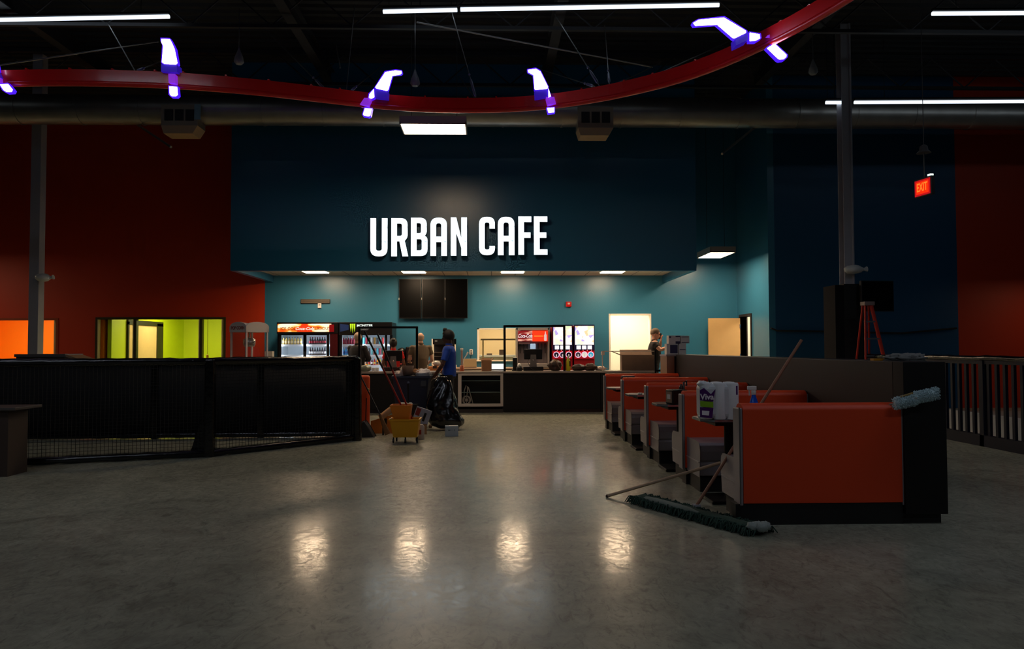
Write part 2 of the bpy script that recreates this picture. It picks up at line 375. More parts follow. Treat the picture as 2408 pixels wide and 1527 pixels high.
for q in (.3, 1.15, 1.9): mb.box(xcr-.05, xcr-.028, hy1-.075, hy1-.02, q, q+.1)
mb.out('hinge', chrome, d, world=True)
# kitchen behind the pass-through
t = thing('kitchen_rack', 'metal rack with a top shelf seen through the kitchen pass-through', 'rack', (kx0+.05, 19.6, 0))
for q in (.06, kx1-kx0-.16):
    for y_ in (0, .35): MB().cyl((q, y_, 0), (q, y_, 1.62), .018).out('post', mat('dull_steel', (170, 150, 110), .4, .6), t)
MB().box(0, kx1-kx0-.1, -.03, .4, 1.62, 1.66).out('shelf', MATS['dull_steel'], t); MB().box(0, kx1-kx0-.1, 0, .38, .9, .93).out('shelf', MATS['dull_steel'], t)
t = thing('kitchen_counter', 'pale worktop cabinet inside the cream kitchen behind the pass-through', 'counter', (kx0+.9, 20.9, 0))
MB().box(-.9, .9, -.35, .4, 0, 1.17).out('body', creamw, t); MB().box(-.95, .95, -.4, .4, 1.17, 1.22).out('worktop', white, t)
for q in (-.25, .1): MB().box(q-.45, q-.3, -.3, -.05, 1.22, 1.34+q*.3).out('appliance_block', mat('dark_brown', (60, 40, 24), .6), t)
# ---------------------------------------------------------------- ceiling steelwork
for i, y in enumerate((3.2, 5.6, 8.0, 10.4, 12.8, 15.6)):
    t = thing('bar_joist', 'dark open-web roof joist running across the hall under the black deck', 'joist', (0, y, H-.75), group='roof joists')
    mb = MB(); mb.box(XL, XR, -.05, .05, .66, .74); mb.box(XL, XR, -.04, .04, 0, .06)
    mb.out('chord', joistm, t); mb = MB(); x = XL; s = 0
    while x < XR-.7: mb.cyl((x, 0, .66 if s else .04), (x+.7, 0, .04 if s else .66), .016, n=6); x += .7; s = 1-s
    mb.out('web', joistm, t)
for i, px in enumerate((-60, 640, 1330, 2000)):
    x = X(px, 12)*1.0
    solo(MB().box(x-.09, x+.09, 1.0, 16.2, H-.55, H-.53).box(x-.09, x+.09, 1, 16.2, H-.25, H-.23).box(x-.01, x+.01, 1, 16.2, H-.53, H-.25), 'roof_girder', joistm, (x, 1, H-.5), 'dark steel girder running away from the camera under the roof deck', 'girder', 'roof girders')
# big round duct
dcy = 15.2; dcz = 6.28
t = thing('round_duct', 'long bare metal round air duct running across the hall above the cafe front', 'duct', (0, dcy, dcz))
mb = MB().cyl((XL, 0, .0), (XR, 0, .0), .30, n=40); mb.out('pipe', galv, t)
x = XL+.6
while x < XR: MB().cyl((x-.02, 0, 0), (x+.02, 0, 0), .312, n=40).out('seam_band', galv, t); x += 1.22
def diffuser(pxc, lab, w=.72):
    x = X(pxc, dcy-.2)
    t = thing('duct_diffuser', lab, 'air diffuser', (x, dcy-.25, dcz-.42))
    MB().box(-w/2, w/2, -.1, .3, .0, .42).out('boot', mat('dull_tan_metal', (142, 130, 112), .5, .3), t)
    mb = MB(); 
    for k in range(3): mb.box(-w/2+.05+k*(w-.1)/3+.02, -w/2+.05+(k+1)*(w-.1)/3-.02, -.115, -.1, .1, .32)
    mb.out('grille', mat('grille_black', (12, 12, 12), .6), t)
    MB().prism([(-w/2, 0), (w/2, 0), (w/2-.1, -.16), (-w/2+.05, -.16)], -.1, .3, 'y').out('deflector', mat('tan_card_cover', (190, 160, 120), .6), t)
    return t
diffuser(423, 'boxy air diffuser under the duct above the orange wall, blue tape at its side'); diffuser(1402, 'boxy air diffuser under the duct above the right half of the cafe sign')
MB().box(.3, .42, -.12, -.1, .12, .42).out('blue_tape', mat('pale_blue_tape', (120, 160, 175), .6), bpy.data.objects['duct_diffuser'])
# columns
def column(px, d, z1, lab, w, flange=False):
    x = X(px, d); t = thing('steel_column', lab, 'column', (x, d, 0))
    mb = MB()
    if flange: mb.box(-w/2, w/2, -.11, -.095, 0, z1); mb.box(-w/2, w/2, .095, .11, 0, z1); mb.box(-.012, .012, -.095, .095, 0, z1); mb.box(w/2-.05, w/2-.02, -.14, -.11, 0, z1)
    else: mb.box(-w/2, w/2, -w/2, w/2, 0, z1)
    mb.out('shaft', greymet, t, bevel=.006); MB().box(-w/2-.08, w/2+.08, -w/2-.08, w/2+.08, 0, .02).out('base_plate', greymet, t); return t
cl = column(83.5, 16, H, 'grey square steel column rising in front of the orange wall at left', .205)
crt = column(1995, 14.2, H, 'grey steel column at right above the dark boxed base', .20, True)
def wrapped(px, py, d, lab, w=.36):
    p = PY(px, py, d); t = thing('bagged_speaker', lab, 'speaker', p)
    pb = mat('white_plastic_bag', (200, 205, 205), .35, bump=.3, bscale=20)
    MB().ball((0, 0, 0), (w*.5, .14, .085), fn=lambda q: 1+.09*wn(q, 5)).out('bag', pb, t)
    MB().sweep([(w*.35, 0, 0), (w*.55, 0, .0), (w*.72, 0, .01)], [.05, .025, .05]).out('bag_knot', pb, t)
    MB().box(-.03, .03, .1, .2, -.03, .03).out('bracket', greymet, t); return t
wrapped(2007, 634, 13.95, 'white bagged speaker fixed on the right hand column'); wrapped(101, 653, 15.75, 'white bagged speaker fixed on the left hand column', .3)
# ================================================================ OVERHEAD LIGHTS
tubem = glow('cool_led_tube', (225, 240, 255), 1.7); tubeb = glow('bright_led_tube', (232, 240, 255), 46); alum = mat('black_fixture_housing', (30, 30, 32), .5)
def strip(pa, pb, z, label, hidden=False):
    a, b_ = (PZ(*pa, z), PZ(*pb, z)) if not hidden else (Vector(pa), Vector(pb))
    t = thing('led_strip_light', label, 'ceiling light', a); d = b_-a
    mb = MB().sweep([(0, 0, 0), d], [.032, .032], 10); mb.out('tube', tubeb if hidden else tubem, t)
    if hidden: MB().box(0, d.x, -.16, -.15, -.06, .06).box(0, d.x, .15, .16, -.06, .06).box(0, d.x, -.15, .15, .05, .06).out('reflector', alum, t)  # black side shades added to keep the fill tubes' light off the walls
    mb = MB(); mb.sweep([(0, 0, .06), d+Vector((0, 0, .06))], [(.03, .04), (.03, .04)], 8); mb.out('housing', alum, t)
    mb = MB()
    for q in (.08, .5, .92): p = d*q; mb.cyl(p+Vector((0, 0, .08)), (p.x, p.y, H-z-.02), .006, n=6)
    mb.out('suspension_wire', alum, t); return t
strip((-420, 55), (398, 39), 7.0, 'white LED tube light ending at the upper left of the picture')
strip((901, 27.5), (1075, 23.5), 7.0, 'short white LED tube light above the left half of the cafe sign')
strip((1083, 22.5), (1691, 12), 7.0, 'long white LED tube light across the top centre')
strip((2192, 32), (2900, 28), 7.0, 'white LED tube light at the top right corner')
strip((1942, 241.5), (1983, 241.5), 6.2, 'very short lit LED tube left of the right hand column')
strip((2009, 241), (2900, 236), 6.2, 'long white LED tube light running right from the right hand column')
for i, (x, y) in enumerate(((-8, 4.5), (3.5, 4.5), (-8, -2), (4, -2))):
    strip((x, y, 7.1), (x+4.5, y, 7.1), 7.1, 'white LED tube light above and behind the viewer', True)['group'] = 'LED tubes over the front of the hall'  # unseen tubes added to light the foreground
def troffer(px):
    x = X(px, 17.75); t = thing('troffer_light', None, 'ceiling light', (x, 17.75, cz))
    MB().box(-.3, .3, -.6, .6, -.012, -.002).box(-.31, .31, -.61, .61, -.004, .0).out('frame', white, t)
    MB().box(-.27, .27, -.57, .57, -.022, -.013).out('diffuser', lampw, t); return t
for px, l in ((733, 'ceiling panel light above the left drinks cooler, leftmost of the four under the bulkhead'), (969, 'ceiling panel light in the bulkhead soffit right above the wall of dark screens'), (1207, 'ceiling panel light above the kitchen pass-through, second from right under the bulkhead'), (1447, 'ceiling panel light above the tall bright opening, rightmost of four under the bulkhead')):
    troffer(px)['label'] = l
def pendant(x0, x1, y0, y1, z, label, s):
    m = glow('pendant_diffuser_%d' % s, (255, 222, 184), s)
    t = thing('box_pendant_light', label, 'pendant light', ((x0+x1)/2, (y0+y1)/2, z)); a = (x1-x0)/2; b_ = (y1-y0)/2
    mb = MB(); mb.box(-a, a, -b_, b_, .02, .12); mb.box(-a, a, -b_, -b_+.02, -.02, .02); mb.box(-a, a, b_-.02, b_, -.02, .02); mb.box(-a, -a+.02, -b_, b_, -.02, .02); mb.box(a-.02, a, -b_, b_, -.02, .02)
    mb.out('housing', mat('beige_fixture_housing', (150, 140, 130), .5), t)
    MB().box(-a+.03, a-.03, -b_+.03, b_-.03, -.015, .015).out('diffuser', m, t)
    mb = MB()
    for q in (-.7, .7): mb.cyl((q*a, 0, .12), (q*a, 0, H-z-.02), .005, n=6)
    mb.out('suspension_wire', alum, t)
p = PY(1015, 289, 12.7)
pendant(X(939, 12.7, 289), X(1096, 12.7, 289), 12.7, 13.35, p.z, 'large rectangular warm light box hanging in front of the bulkhead above the sign', 34)
p2 = PY(1695, 592, 17.0)
pendant(p2.x-.25, p2.x+.35, 17.0, 18.1, p2.z, 'smaller warm light box hanging right of the bulkhead near the open door', 34)
pendant(-14.6, -13.4, 16.4, 17.0, 3.9, 'warm light box hanging left of the picture before the orange wall', 20)
pendant(12.1, 13.3, 15.2, 15.8, 3.0, 'warm light box hanging far right before the red wall', 3)  # added lamp outside the view, only there to brighten the red wall
# ================================================================ RED RAIL
RZ = 5.2
redp = mat('red_rail_paint', (252, 26, 26), .3, coat=.5)
rp = [(-420, 205), (-200, 192), (-60, 188), (0, 186), (100, 184), (200, 184), (300, 186), (400, 190), (500, 197), (600, 206), (700, 217), (800, 229), (900, 240), (1000, 247), (1100, 249), (1200, 247), (1300, 239), (1400, 224), (1500, 203), (1600, 176), (1700, 139), (1800, 93), (1900, 40), (2000, -22), (2100, -95), (2200, -180)]
path = [PZ(x, y-2, RZ) for x, y in rp]
def cat(P, n_=6):
    o = []
    for i in range(len(P)-1):
        p0, p1, p2_, p3 = P[max(i-1, 0)], P[i], P[i+1], P[min(i+2, len(P)-1)]
        for k in range(n_):
            t = k/n_; o.append(.5*((2*p1)+(p2_-p0)*t+(2*p0-5*p1+4*p2_-p3)*t*t+(3*p1-p0-3*p2_+p3)*t*t*t))
    return o+[P[-1]]
path = cat(path, 3)
def loft(path, sec, mb):
    m = len(sec); vs = []; fs = []
    for i, p in enumerate(path):
        d = (path[min(i+1, len(path)-1)]-path[max(i-1, 0)]).normalized(); sd = Vector((d.y, -d.x, 0))
        for u, z in sec: vs.append(p+sd*u+Vector((0, 0, z)))
    for i in range(len(path)-1):
        for k_ in range(m): fs.append((i*m+k_, i*m+(k_+1) % m, (i+1)*m+(k_+1) % m, (i+1)*m+k_))
    return mb.add(vs, fs, False)
t = thing('overhead_ride_rail', 'long curved glossy red steel rail hanging across the top of the hall', 'rail', path[0])
loft(path, [(-.035, -.06), (.035, -.06), (.035, .10), (-.035, .10)], MB()).out('rail_beam', redp, t, world=True)
MB().sweep([p+Vector((0, 0, -.085)) for p in path], .042, 14).out('rail_tube', redp, t, world=True)
mb = MB()
for px in range(-200, 2100, 92):
    q = min(path, key=lambda v: abs((v-Vector((0, 0, CAMZ))).dot(rt2)/(v-Vector((0, 0, CAMZ))).dot(fw)*F+CX-px)); mb.box(q.x-.012, q.x+.012, q.y-.05, q.y+.05, q.z+.10, q.z+.118)
mb.out('joint_plate', redp, t, world=True)
ledw = glow('white_violet_led_face', (236, 220, 255), 9); ledp = mat('violet_lit_plastic', (60, 20, 200), .4, emit=1.1, ecol=(70, 20, 255)); ledb = mat('violet_base', (50, 20, 170), .4, emit=.35, ecol=(60, 30, 210)); ledc = mat('magenta_lit_band', (150, 40, 200), .4, emit=.6, ecol=(150, 50, 235))
def shape(pts, d, y0, y1, grow=0.):
    w = [PY(x, y, d) for x, y in pts]
    cx = sum(v.x for v in w)/len(w); cz_ = sum(v.z for v in w)/len(w)
    out = []
    for v in w:
        dx, dz = v.x-cx, v.z-cz_; l = math.hypot(dx, dz) or 1; out.append((v.x+dx/l*grow, v.z+dz/l*grow))
    return out, y0, y1
def bracket(name, pxm, pieces, base, label):
    q = min(path, key=lambda v: abs((v-Vector((0, 0, CAMZ))).dot(rt2)/(v-Vector((0, 0, CAMZ))).dot(fw)*F+CX-pxm)); d = q.y
    t = thing(name, label, 'light', q)
    for nm, pts in pieces:
        s, _, _ = shape(pts, d-.12, 0, 0); o = MB().prism(s, d-.125, d-.115, 'y').out(nm, ledw, t, world=True)
        s, _, _ = shape(pts, d-.1, 0, 0, .016); MB().prism(s, d-.114, d-.03, 'y').out('violet_back', ledp, o, world=True) if False else MB().prism(s, d-.114, d-.03, 'y').out('violet_back', ledp, t, world=True)
    for nm, pts in base:
        s, _, _ = shape(pts, d-.08, 0, 0); MB().prism(s, d-.11, d+.06, 'y').out(nm, ledb if nm == 'bracket_base' else ledc, t, world=True)
def cp(l, ox, s=3.884, oy=0): return [(ox+a/s, oy+b_/s) for a, b_ in l]
bracket('lit_rail_bracket', 404, [('upper_fin', cp([(1474, 357), (1552, 360), (1570, 395), (1592, 445), (1620, 575), (1605, 588), (1500, 582), (1480, 568), (1492, 420), (1475, 385)], 0)), ('lower_fin', cp([(1547, 792), (1617, 795), (1622, 865), (1605, 878), (1565, 876), (1552, 860)], 0))],
        [('bracket_base', cp([(1480, 590), (1622, 592), (1625, 665), (1480, 660)], 0)), ('band', cp([(1545, 680), (1605, 682), (1608, 765), (1548, 762)], 0))], 'violet lit bracket with an upright fin on the rail, second from left')
bracket('lit_rail_bracket', 2, [('upper_fin', [(-40, 90), (-22, 92), (-5, 165), (-34, 165)]), ('lower_fin', [(0, 199), (19, 198), (29.5, 211), (27, 216), (15, 216), (9, 212)])],
        [('bracket_base', [(-34, 166), (-3, 168), (4, 184), (-30, 180)]), ('band', [(-12, 178), (1, 179), (4, 196), (-8, 195)])], 'violet lit bracket cut by the left edge of the picture')
bracket('lit_rail_bracket', 880, [('upper_fin', cp([(1190, 660), (1280, 645), (1335, 650), (1338, 668), (1325, 680), (1252, 692), (1215, 822), (1200, 828), (1110, 808), (1098, 798)], 600)), ('middle_fin', cp([(1084, 815), (1087, 888), (1060, 900), (1040, 893), (1045, 862)], 600)), ('lower_fin', cp([(1003, 990), (1065, 995), (1050, 1055), (1035, 1062), (995, 1055), (987, 1045)], 600))],
        [('bracket_base', cp([(1088, 826), (1215, 832), (1212, 895), (1088, 892)], 600)), ('band', cp([(1000, 900), (1068, 902), (1040, 972), (960, 958)], 600))], 'violet lit bracket whose fin tip bends right, above the left part of the sign')
bracket('lit_rail_bracket', 1290, [('upper_fin', cp([(160, 640), (235, 630), (275, 655), (342, 790), (342, 805), (325, 812), (230, 820), (222, 812), (212, 685), (165, 660)], 1200)), ('middle_fin', cp([(348, 810), (370, 880), (350, 890)], 1200)), ('lower_fin', cp([(338, 988), (400, 984), (400, 1025), (350, 1030)], 1200))],
        [('bracket_base', cp([(222, 824), (345, 815), (350, 885), (226, 892)], 1200)), ('band', cp([(325, 895), (400, 890), (415, 950), (340, 962)], 1200))], 'violet lit bracket with a small left hook, right of the box pendant light')
bracket('lit_rail_bracket', 1790, [('upper_fin', cp([(1672, 210), (1722, 182), (1950, 162), (2150, 282), (2150, 300), (2045, 350), (2030, 345), (1890, 225), (1690, 235)], 1200)), ('middle_fin', cp([(2188, 300), (2275, 315), (2280, 350), (2240, 370), (2188, 375)], 1200)), ('lower_fin', cp([(92, 435), (150, 400), (165, 402), (265, 495), (262, 515), (240, 532), (205, 535), (190, 528)], 1780, 3.834))],
        [('bracket_base', cp([(2048, 352), (2160, 292), (2165, 372), (2055, 425)], 1200)), ('band', cp([(85, 330), (160, 295), (200, 300), (160, 345), (110, 352)], 1780, 3.834))], 'largest violet lit bracket with a long bent fin, at the right end of the rail')
# hangers, stays and turnbuckles
wire = mat('galvanised_rod', (150, 150, 150), .3, .9)
def rod(a, b_, label, za=7.0, zb=RZ+.12, r=.008, buckle=False, name='hanger_rod', group='rods and cables holding the rail'):
    A = PZ(*a, za); B = PZ(*b_, zb); t = thing(name, label, 'rod', B, group=group)
    D = A-B; MB().sweep([(0, 0, 0), D], r, 8).out('rod', wire, t)
    if buckle:
        e = D.normalized(); o = MB(); o.sweep([e*.12, e*.16, e*.42, e*.46], [.012, .022, .022, .012], 8); o.ball(e*.55, .02, 8, 6); o.out('turnbuckle', mat('bluish_zinc', (165, 170, 195), .3, .7), t)
    return t
lb = 'thin metal rod or cable rising from the red rail into the dark roof'
for a, b_, bk in (((252, 52), (318, 168), 0), ((420, 128), (320, 168), 1), ((624, 70), (768, 214), 1), ((700, 170), (755, 212), 0), ((834, 10), (814, 216), 0), ((905, 150), (822, 216), 1), ((1063, 30), (1122, 242), 1), ((1080, 180), (1120, 236), 0), ((1305, 35), (1412, 206), 1), ((1422, 60), (1433, 202), 1), ((1255, 158), (1400, 204), 1), ((1560, 145), (1447, 200), 1), ((1735, 88), (1560, 168), 0), ((1905, 20), (1830, 72), 0), ((790, 105), (800, 160), 0)):
    rod(a, b_, lb, buckle=bk)
rod((980, 52), (1535, 158), 'long pale stay cable sloping right behind the rail under the LED tubes', 6.9, 6.5, .014, name='stay_cable', group=None)
rod((372, 98), (-80, 165), 'long pale stay cable at upper left reaching the left edge', 6.9, 5.6, .012, name='stay_cable', group=None)
rod((1800, 280), (1698, 362), 'diagonal brace rod against the dark wall right of the bulkhead', 6.3, 5.2, .025, name='brace_rod', group=None)
rod((285, 268), (402, 346), 'diagonal brace rod in front of the dark orange wall', 6.4, 5.3, .025, name='brace_rod', group=None)
t = thing('rail_bolt_row', 'row of small bright bolts on the rail at upper centre left', 'bolts', PZ(790, 222, RZ+.1))
MB_ = MB()
for k_ in range(6): q = PZ(778+k_*7.5, 219+k_*1.1, RZ+.13); MB_.ball(q, .014, 8, 6)
MB_.out('bolt', wire, t, world=True)
t = thing('rail_bolt_row', 'row of small bright bolts on the rail right of the middle', 'bolts', PZ(1445, 204, RZ+.1))
MB_ = MB()
for k_ in range(6): q = PZ(1418+k_*9, 207-k_*2.2, RZ+.14); MB_.ball(q, .014, 8, 6)
MB_.out('bolt', wire, t, world=True)
def bag_fix(px, py, d, top, label):
    q = PY(px, py, d); t = thing('bagged_fixture', label, 'fixture', q)
    MB().lathe([(.05, -.12), (.085, -.08), (.07, 0), (.03, .1), (.012, .16)], n=12).out('bag', mat('grey_plastic_bag', (150, 155, 155), .35, bump=.3), t)
    MB().cyl((0, 0, .14), (0, 0, min(PY(px, top, d).z, H)-q.z), .008, n=6).out('rod', wire, t)
bag_fix(976, 186, 12.5, 20, 'small grey bagged fixture hanging behind the rail left of centre')
bag_fix(1912, 160, 13.2, 30, 'small grey bagged fixture hanging in the dark right of the rail')
bag_fix(562, 135, 12.8, 20, 'small grey bagged fixture hanging behind the rail at upper left')
# exit sign
q = PY(2174, 441, 10.5); t = thing('exit_sign', 'red lit EXIT sign hanging on a rod at right', 'exit sign', q, rz=math.radians(-82))
MB().box(-.17, .17, -.03, .03, -.13, .14).out('sign_box', mat('dark_grey_box', (40, 40, 42), .5), t, bevel=.008)
MB().box(-.155, .155, -.036, -.031, -.115, .115).out('red_edge_panel', mat('red_glow_panel', (190, 10, 20), .4, emit=.55, ecol=(225, 10, 25)), t)
MB().box(-.125, .125, -.04, -.036, -.09, .09).out('lit_face', mat('orange_red_glow', (255, 50, 0), .4, emit=.9, ecol=(255, 42, 0)), t)
text('lettering', 'EXIT', .17, (0, -.042, 0), glow('exit_letters', (255, 120, 40), 1.3), t, .001, sx=.62, bold=.002)
MB().box(.1, .16, -.03, .02, .14, .165).out('status_light', glow('green_white_led', (225, 255, 240), 1.6), t)
MB().cyl((0, 0, .14), (0, 0, .5), .008, n=8).out('rod', mat('dim_rod', (70, 70, 72), .5), t); MB().lathe([(.1, .5), (.06, .54), (.05, .6), (.02, .62)], n=12).out('canopy', MATS['dim_rod'], t)
MB().cyl((0, 0, .6), (0, 0, H-q.z), .005, n=6).out('cable', MATS['dim_rod'], t)
# ================================================================ SIGN URBAN CAFE
from mathutils.geometry import tessellate_polygon
def rnd(pts):
    out = []; n_ = len(pts)
    for i, p in enumerate(pts):
        r = p[2] if len(p) > 2 else 0; P = Vector((p[0], p[1]))
        if not r: out.append((P.x, P.y)); continue
        A = Vector(pts[i-1][:2]); B = Vector(pts[(i+1) % n_][:2]); a = P+(A-P).normalized()*r; c = P+(B-P).normalized()*r
        for k_ in range(7): t_ = k_/6; v = a*(1-t_)**2+P*2*t_*(1-t_)+c*t_*t_; out.append((v.x, v.y))
    return out
def glyph(contours, y0, y1):
    cs = [rnd(c) for c in contours]; flat = [v for c in cs for v in c]
    tri = tessellate_polygon([[Vector((a, b_, 0)) for a, b_ in c] for c in cs])
    mb = MB(); mb.add([(a, y0, b_) for a, b_ in flat], tri, False, 1); mb.add([(a, y1, b_) for a, b_ in flat], tri, False, 0)
    k_ = 0
    for c in cs:
        m_ = len(c); mb.add([(a, y0, b_) for a, b_ in c]+[(a, y1, b_) for a, b_ in c], [(i, (i+1) % m_, m_+(i+1) % m_, m_+i) for i in range(m_)], False, 0)
    return mb
def G(ch, w, h=420, s=62):
    g = {'U': [[(0, h), (s, h), (s, s, 24), (w-s, s, 24), (w-s, h), (w, h), (w, 0, 85), (0, 0, 85)]],
         'R': [[(0, 0), (s, 0), (s, 165), (88, 165), (122, 0), (w, 0), (148, 172, 8), (w-6, 205, 36), (w-8, h, 75), (0, h)], [(s, h-60), (s, 225), (116, 225, 22), (116, h-60, 22)]],
         'B': [[(0, 0), (w, 0, 75), (w, 212, 40), (w-30, 222, 8), (w-8, 246, 30), (w-8, h, 75), (0, h)], [(s, h-60), (s, 250), (110, 250, 20), (110, h-60, 22)], [(s, 185), (s, 62), (118, 62, 22), (118, 185, 20)]],
         'A': [[(0, 0), (s, 0), (s, 150), (w-s, 150), (w-s, 0), (w, 0), (w, h, 85), (0, h, 85)], [(s, 212), (w-s, 212), (w-s, h-62, 26), (s, h-62, 26)]],
         'N': [[(0, 0), (60, 0), (60, 250), (114, 85), (114, 0), (w, 0), (w, h), (114, h), (114, 190), (60, h), (0, h)]],
         'C': [[(0, 0, 80), (w, 0, 80), (w, 100), (w-60, 100), (w-60, 62, 22), (62, 62, 22), (62, h-62, 22), (w-60, h-62, 22), (w-60, h-130), (w, h-130), (w, h, 80), (0, h, 80)]],
         'F': [[(0, 0), (s, 0), (s, 185), (133, 185), (133, 245), (s, 245), (s, h-62), (w, h-62), (w, h), (0, h)]],
         'E': [[(0, 0), (w, 0), (w, 60), (s, 60), (s, 185), (135, 185), (135, 245), (s, 245), (s, h-60), (w, h-60), (w, h), (0, h)]]}[ch]
    return g
sface = bpy.data.materials.new('lit_letter_face'); sface.use_nodes = True; nt = sface.node_tree; n = nt.nodes; n.clear()
o_ = n.new('ShaderNodeOutputMaterial'); e_ = n.new('ShaderNodeEmission'); cr = n.new('ShaderNodeValToRGB'); nz = n.new('ShaderNodeTexNoise'); tcc = n.new('ShaderNodeTexCoord')
nz.inputs['Scale'].default_value = 5; nz.inputs['Detail'].default_value = 6; nz.inputs['Roughness'].default_value = .7; nt.links.new(tcc.outputs['Object'], nz.inputs[0]); nt.links.new(nz.outputs[0], cr.inputs[0])
cr.color_ramp.elements[0].position = .33; cr.color_ramp.elements[0].color = rgb(120, 140, 148); cr.color_ramp.elements[1].position = .45; cr.color_ramp.elements[1].color = rgb(236, 250, 255)
e_.inputs[1].default_value = 1.9; nt.links.new(cr.outputs[0], e_.inputs[0]); nt.links.new(e_.outputs[0], o_.inputs[0])
sy = DF-.16; so = PY(1078, 603, sy)
sg = thing('cafe_sign', 'big white lit letters reading URBAN CAFE on the dark teal bulkhead', 'sign', (so.x, DF, so.z))
lside = mat('letter_return', (70, 80, 84), .5)
k_ = 4.631
for ch, a, c, tp, bt in (('U', 235, 422, 152, 570), ('R', 463, 648, 150, 570), ('B', 677, 858, 148, 566), ('A', 890, 1070, 145, 565), ('N', 1112, 1288, 143, 563), ('C', 1420, 1593, 138, 557), ('A', 1625, 1806, 137, 557), ('F', 1848, 1990, 135, 553), ('E', 2018, 2165, 133, 553)):
    P0 = PY(820+a/k_, 480+bt/k_, sy); P1 = PY(820+c/k_, 480+bt/k_, sy); sc = (P1.x-P0.x)/(c-a)
    mb = glyph([[(p[0]*sc, p[1]*sc)+((p[2]*sc,) if len(p) > 2 else ()) for p in q] for q in G(ch, c-a)], 0, .1)
    o = mb.out('letter', [lside, sface], sg, fix=False); o.location = (P0.x-so.x, sy-DF, P0.z-so.z)
mb = MB()
for a in (250, 400, 480, 600, 700, 830, 900, 1050, 1130, 1270, 1440, 1570, 1640, 1790, 1870, 2040):
    q = PY(820+a/k_, 590, sy+.1); mb.cyl((q.x-so.x, sy+.1-DF, .05), (q.x-so.x, 0, .05), .01, n=6)
mb.out('stand_off_pin', wire, sg)
# ================================================================ CAFE BACK WALL
# three portrait screens
for i, (a, c, l) in enumerate(((938, 991, 'left'), (991.5, 1046, 'middle'), (1046.5, 1100, 'right'))):
    dd = DB-.12; x0, x1 = X(a, dd), X(c, dd); z0, z1 = Z(749, dd, 1019), Z(656, dd, 1019)
    t = thing('menu_screen', l+' one of three dark portrait screens on the teal wall', 'screen', (x0, dd, z0))
    MB().box(.004, x1-x0-.004, 0, .05, 0, z1-z0).out('bezel', blackp, t, bevel=.004)
    MB().box(.02, x1-x0-.02, -.004, .0, .02, z1-z0-.02).out('screen_glass', mat('dark_screen', (3, 3, 4), .35, spec=.15), t)
    MB().box(.05, x1-x0-.05, .05, .12, .3, z1-z0-.3).out('wall_mount', blackm, t)
    if i < 3: MB().box(-.006, .008, -.008, .0, (z1-z0)/2-.03, (z1-z0)/2+.02).out('pale_clip', white, t)
def on_wall(name, a, c, y0, y1, label, cat_, m, dep=.04, bev=.005):
    x0, x1 = X(a, DB), X(c, DB); z0, z1 = Z(y1, DB, (a+c)/2), Z(y0, DB, (a+c)/2)
    t = thing(name, label, cat_, ((x0+x1)/2, DB-dep, (z0+z1)/2)); w, h = (x1-x0)/2, (z1-z0)/2
    MB().box(-w, w, 0, dep, -h, h).out('body', m, t, bevel=bev); return t, w, h
t, w, h = on_wall('wall_vent', 707, 776, 704, 714, 'long dark slotted vent high on the teal wall above the left cooler', 'vent', mat('brown_vent', (58, 50, 44), .5))
mb = MB()
for q in (-.035, -.012, .012, .035): mb.box(-w+.02, w-.02, -.008, 0, q-.006, q+.006)
mb.out('slat', mat('vent_slat', (110, 98, 84), .5), t)
t, w, h = on_wall('thermostat', 747.5, 755.5, 713, 725, 'small white box on the teal wall under the slotted vent', 'thermostat', white); MB().box(-.02, .02, -.004, 0, .0, .03).out('display', mat('grey_display', (150, 150, 150), .3), t)
t, w, h = on_wall('wall_outlet', 1104, 1112, 822, 834, 'white wall outlet on the teal wall left of the pass-through', 'outlet', white, .02)
mb = MB(); mb.box(-.018, .018, -.006, 0, .01, .045); mb.box(-.018, .018, -.006, 0, -.045, -.01); mb.out('socket', mat('socket_dark', (50, 50, 50), .5), t)
MB().sweep([(0, -.01, -.03), (-.01, -.02, -.15), (.0, -.02, -.3)], .006, 6).out('cord', blackp, t)
t, w, h = on_wall('fire_alarm', 1331, 1344, 710, 722, 'small red fire alarm strobe on the teal wall right of centre', 'alarm', mat('alarm_red', (190, 20, 20), .35), .06, .012)
MB().box(-.03, .03, -.02, 0, -.01, .035).out('strobe', mat('strobe_clear', (235, 200, 195), .2), t, bevel=.006)
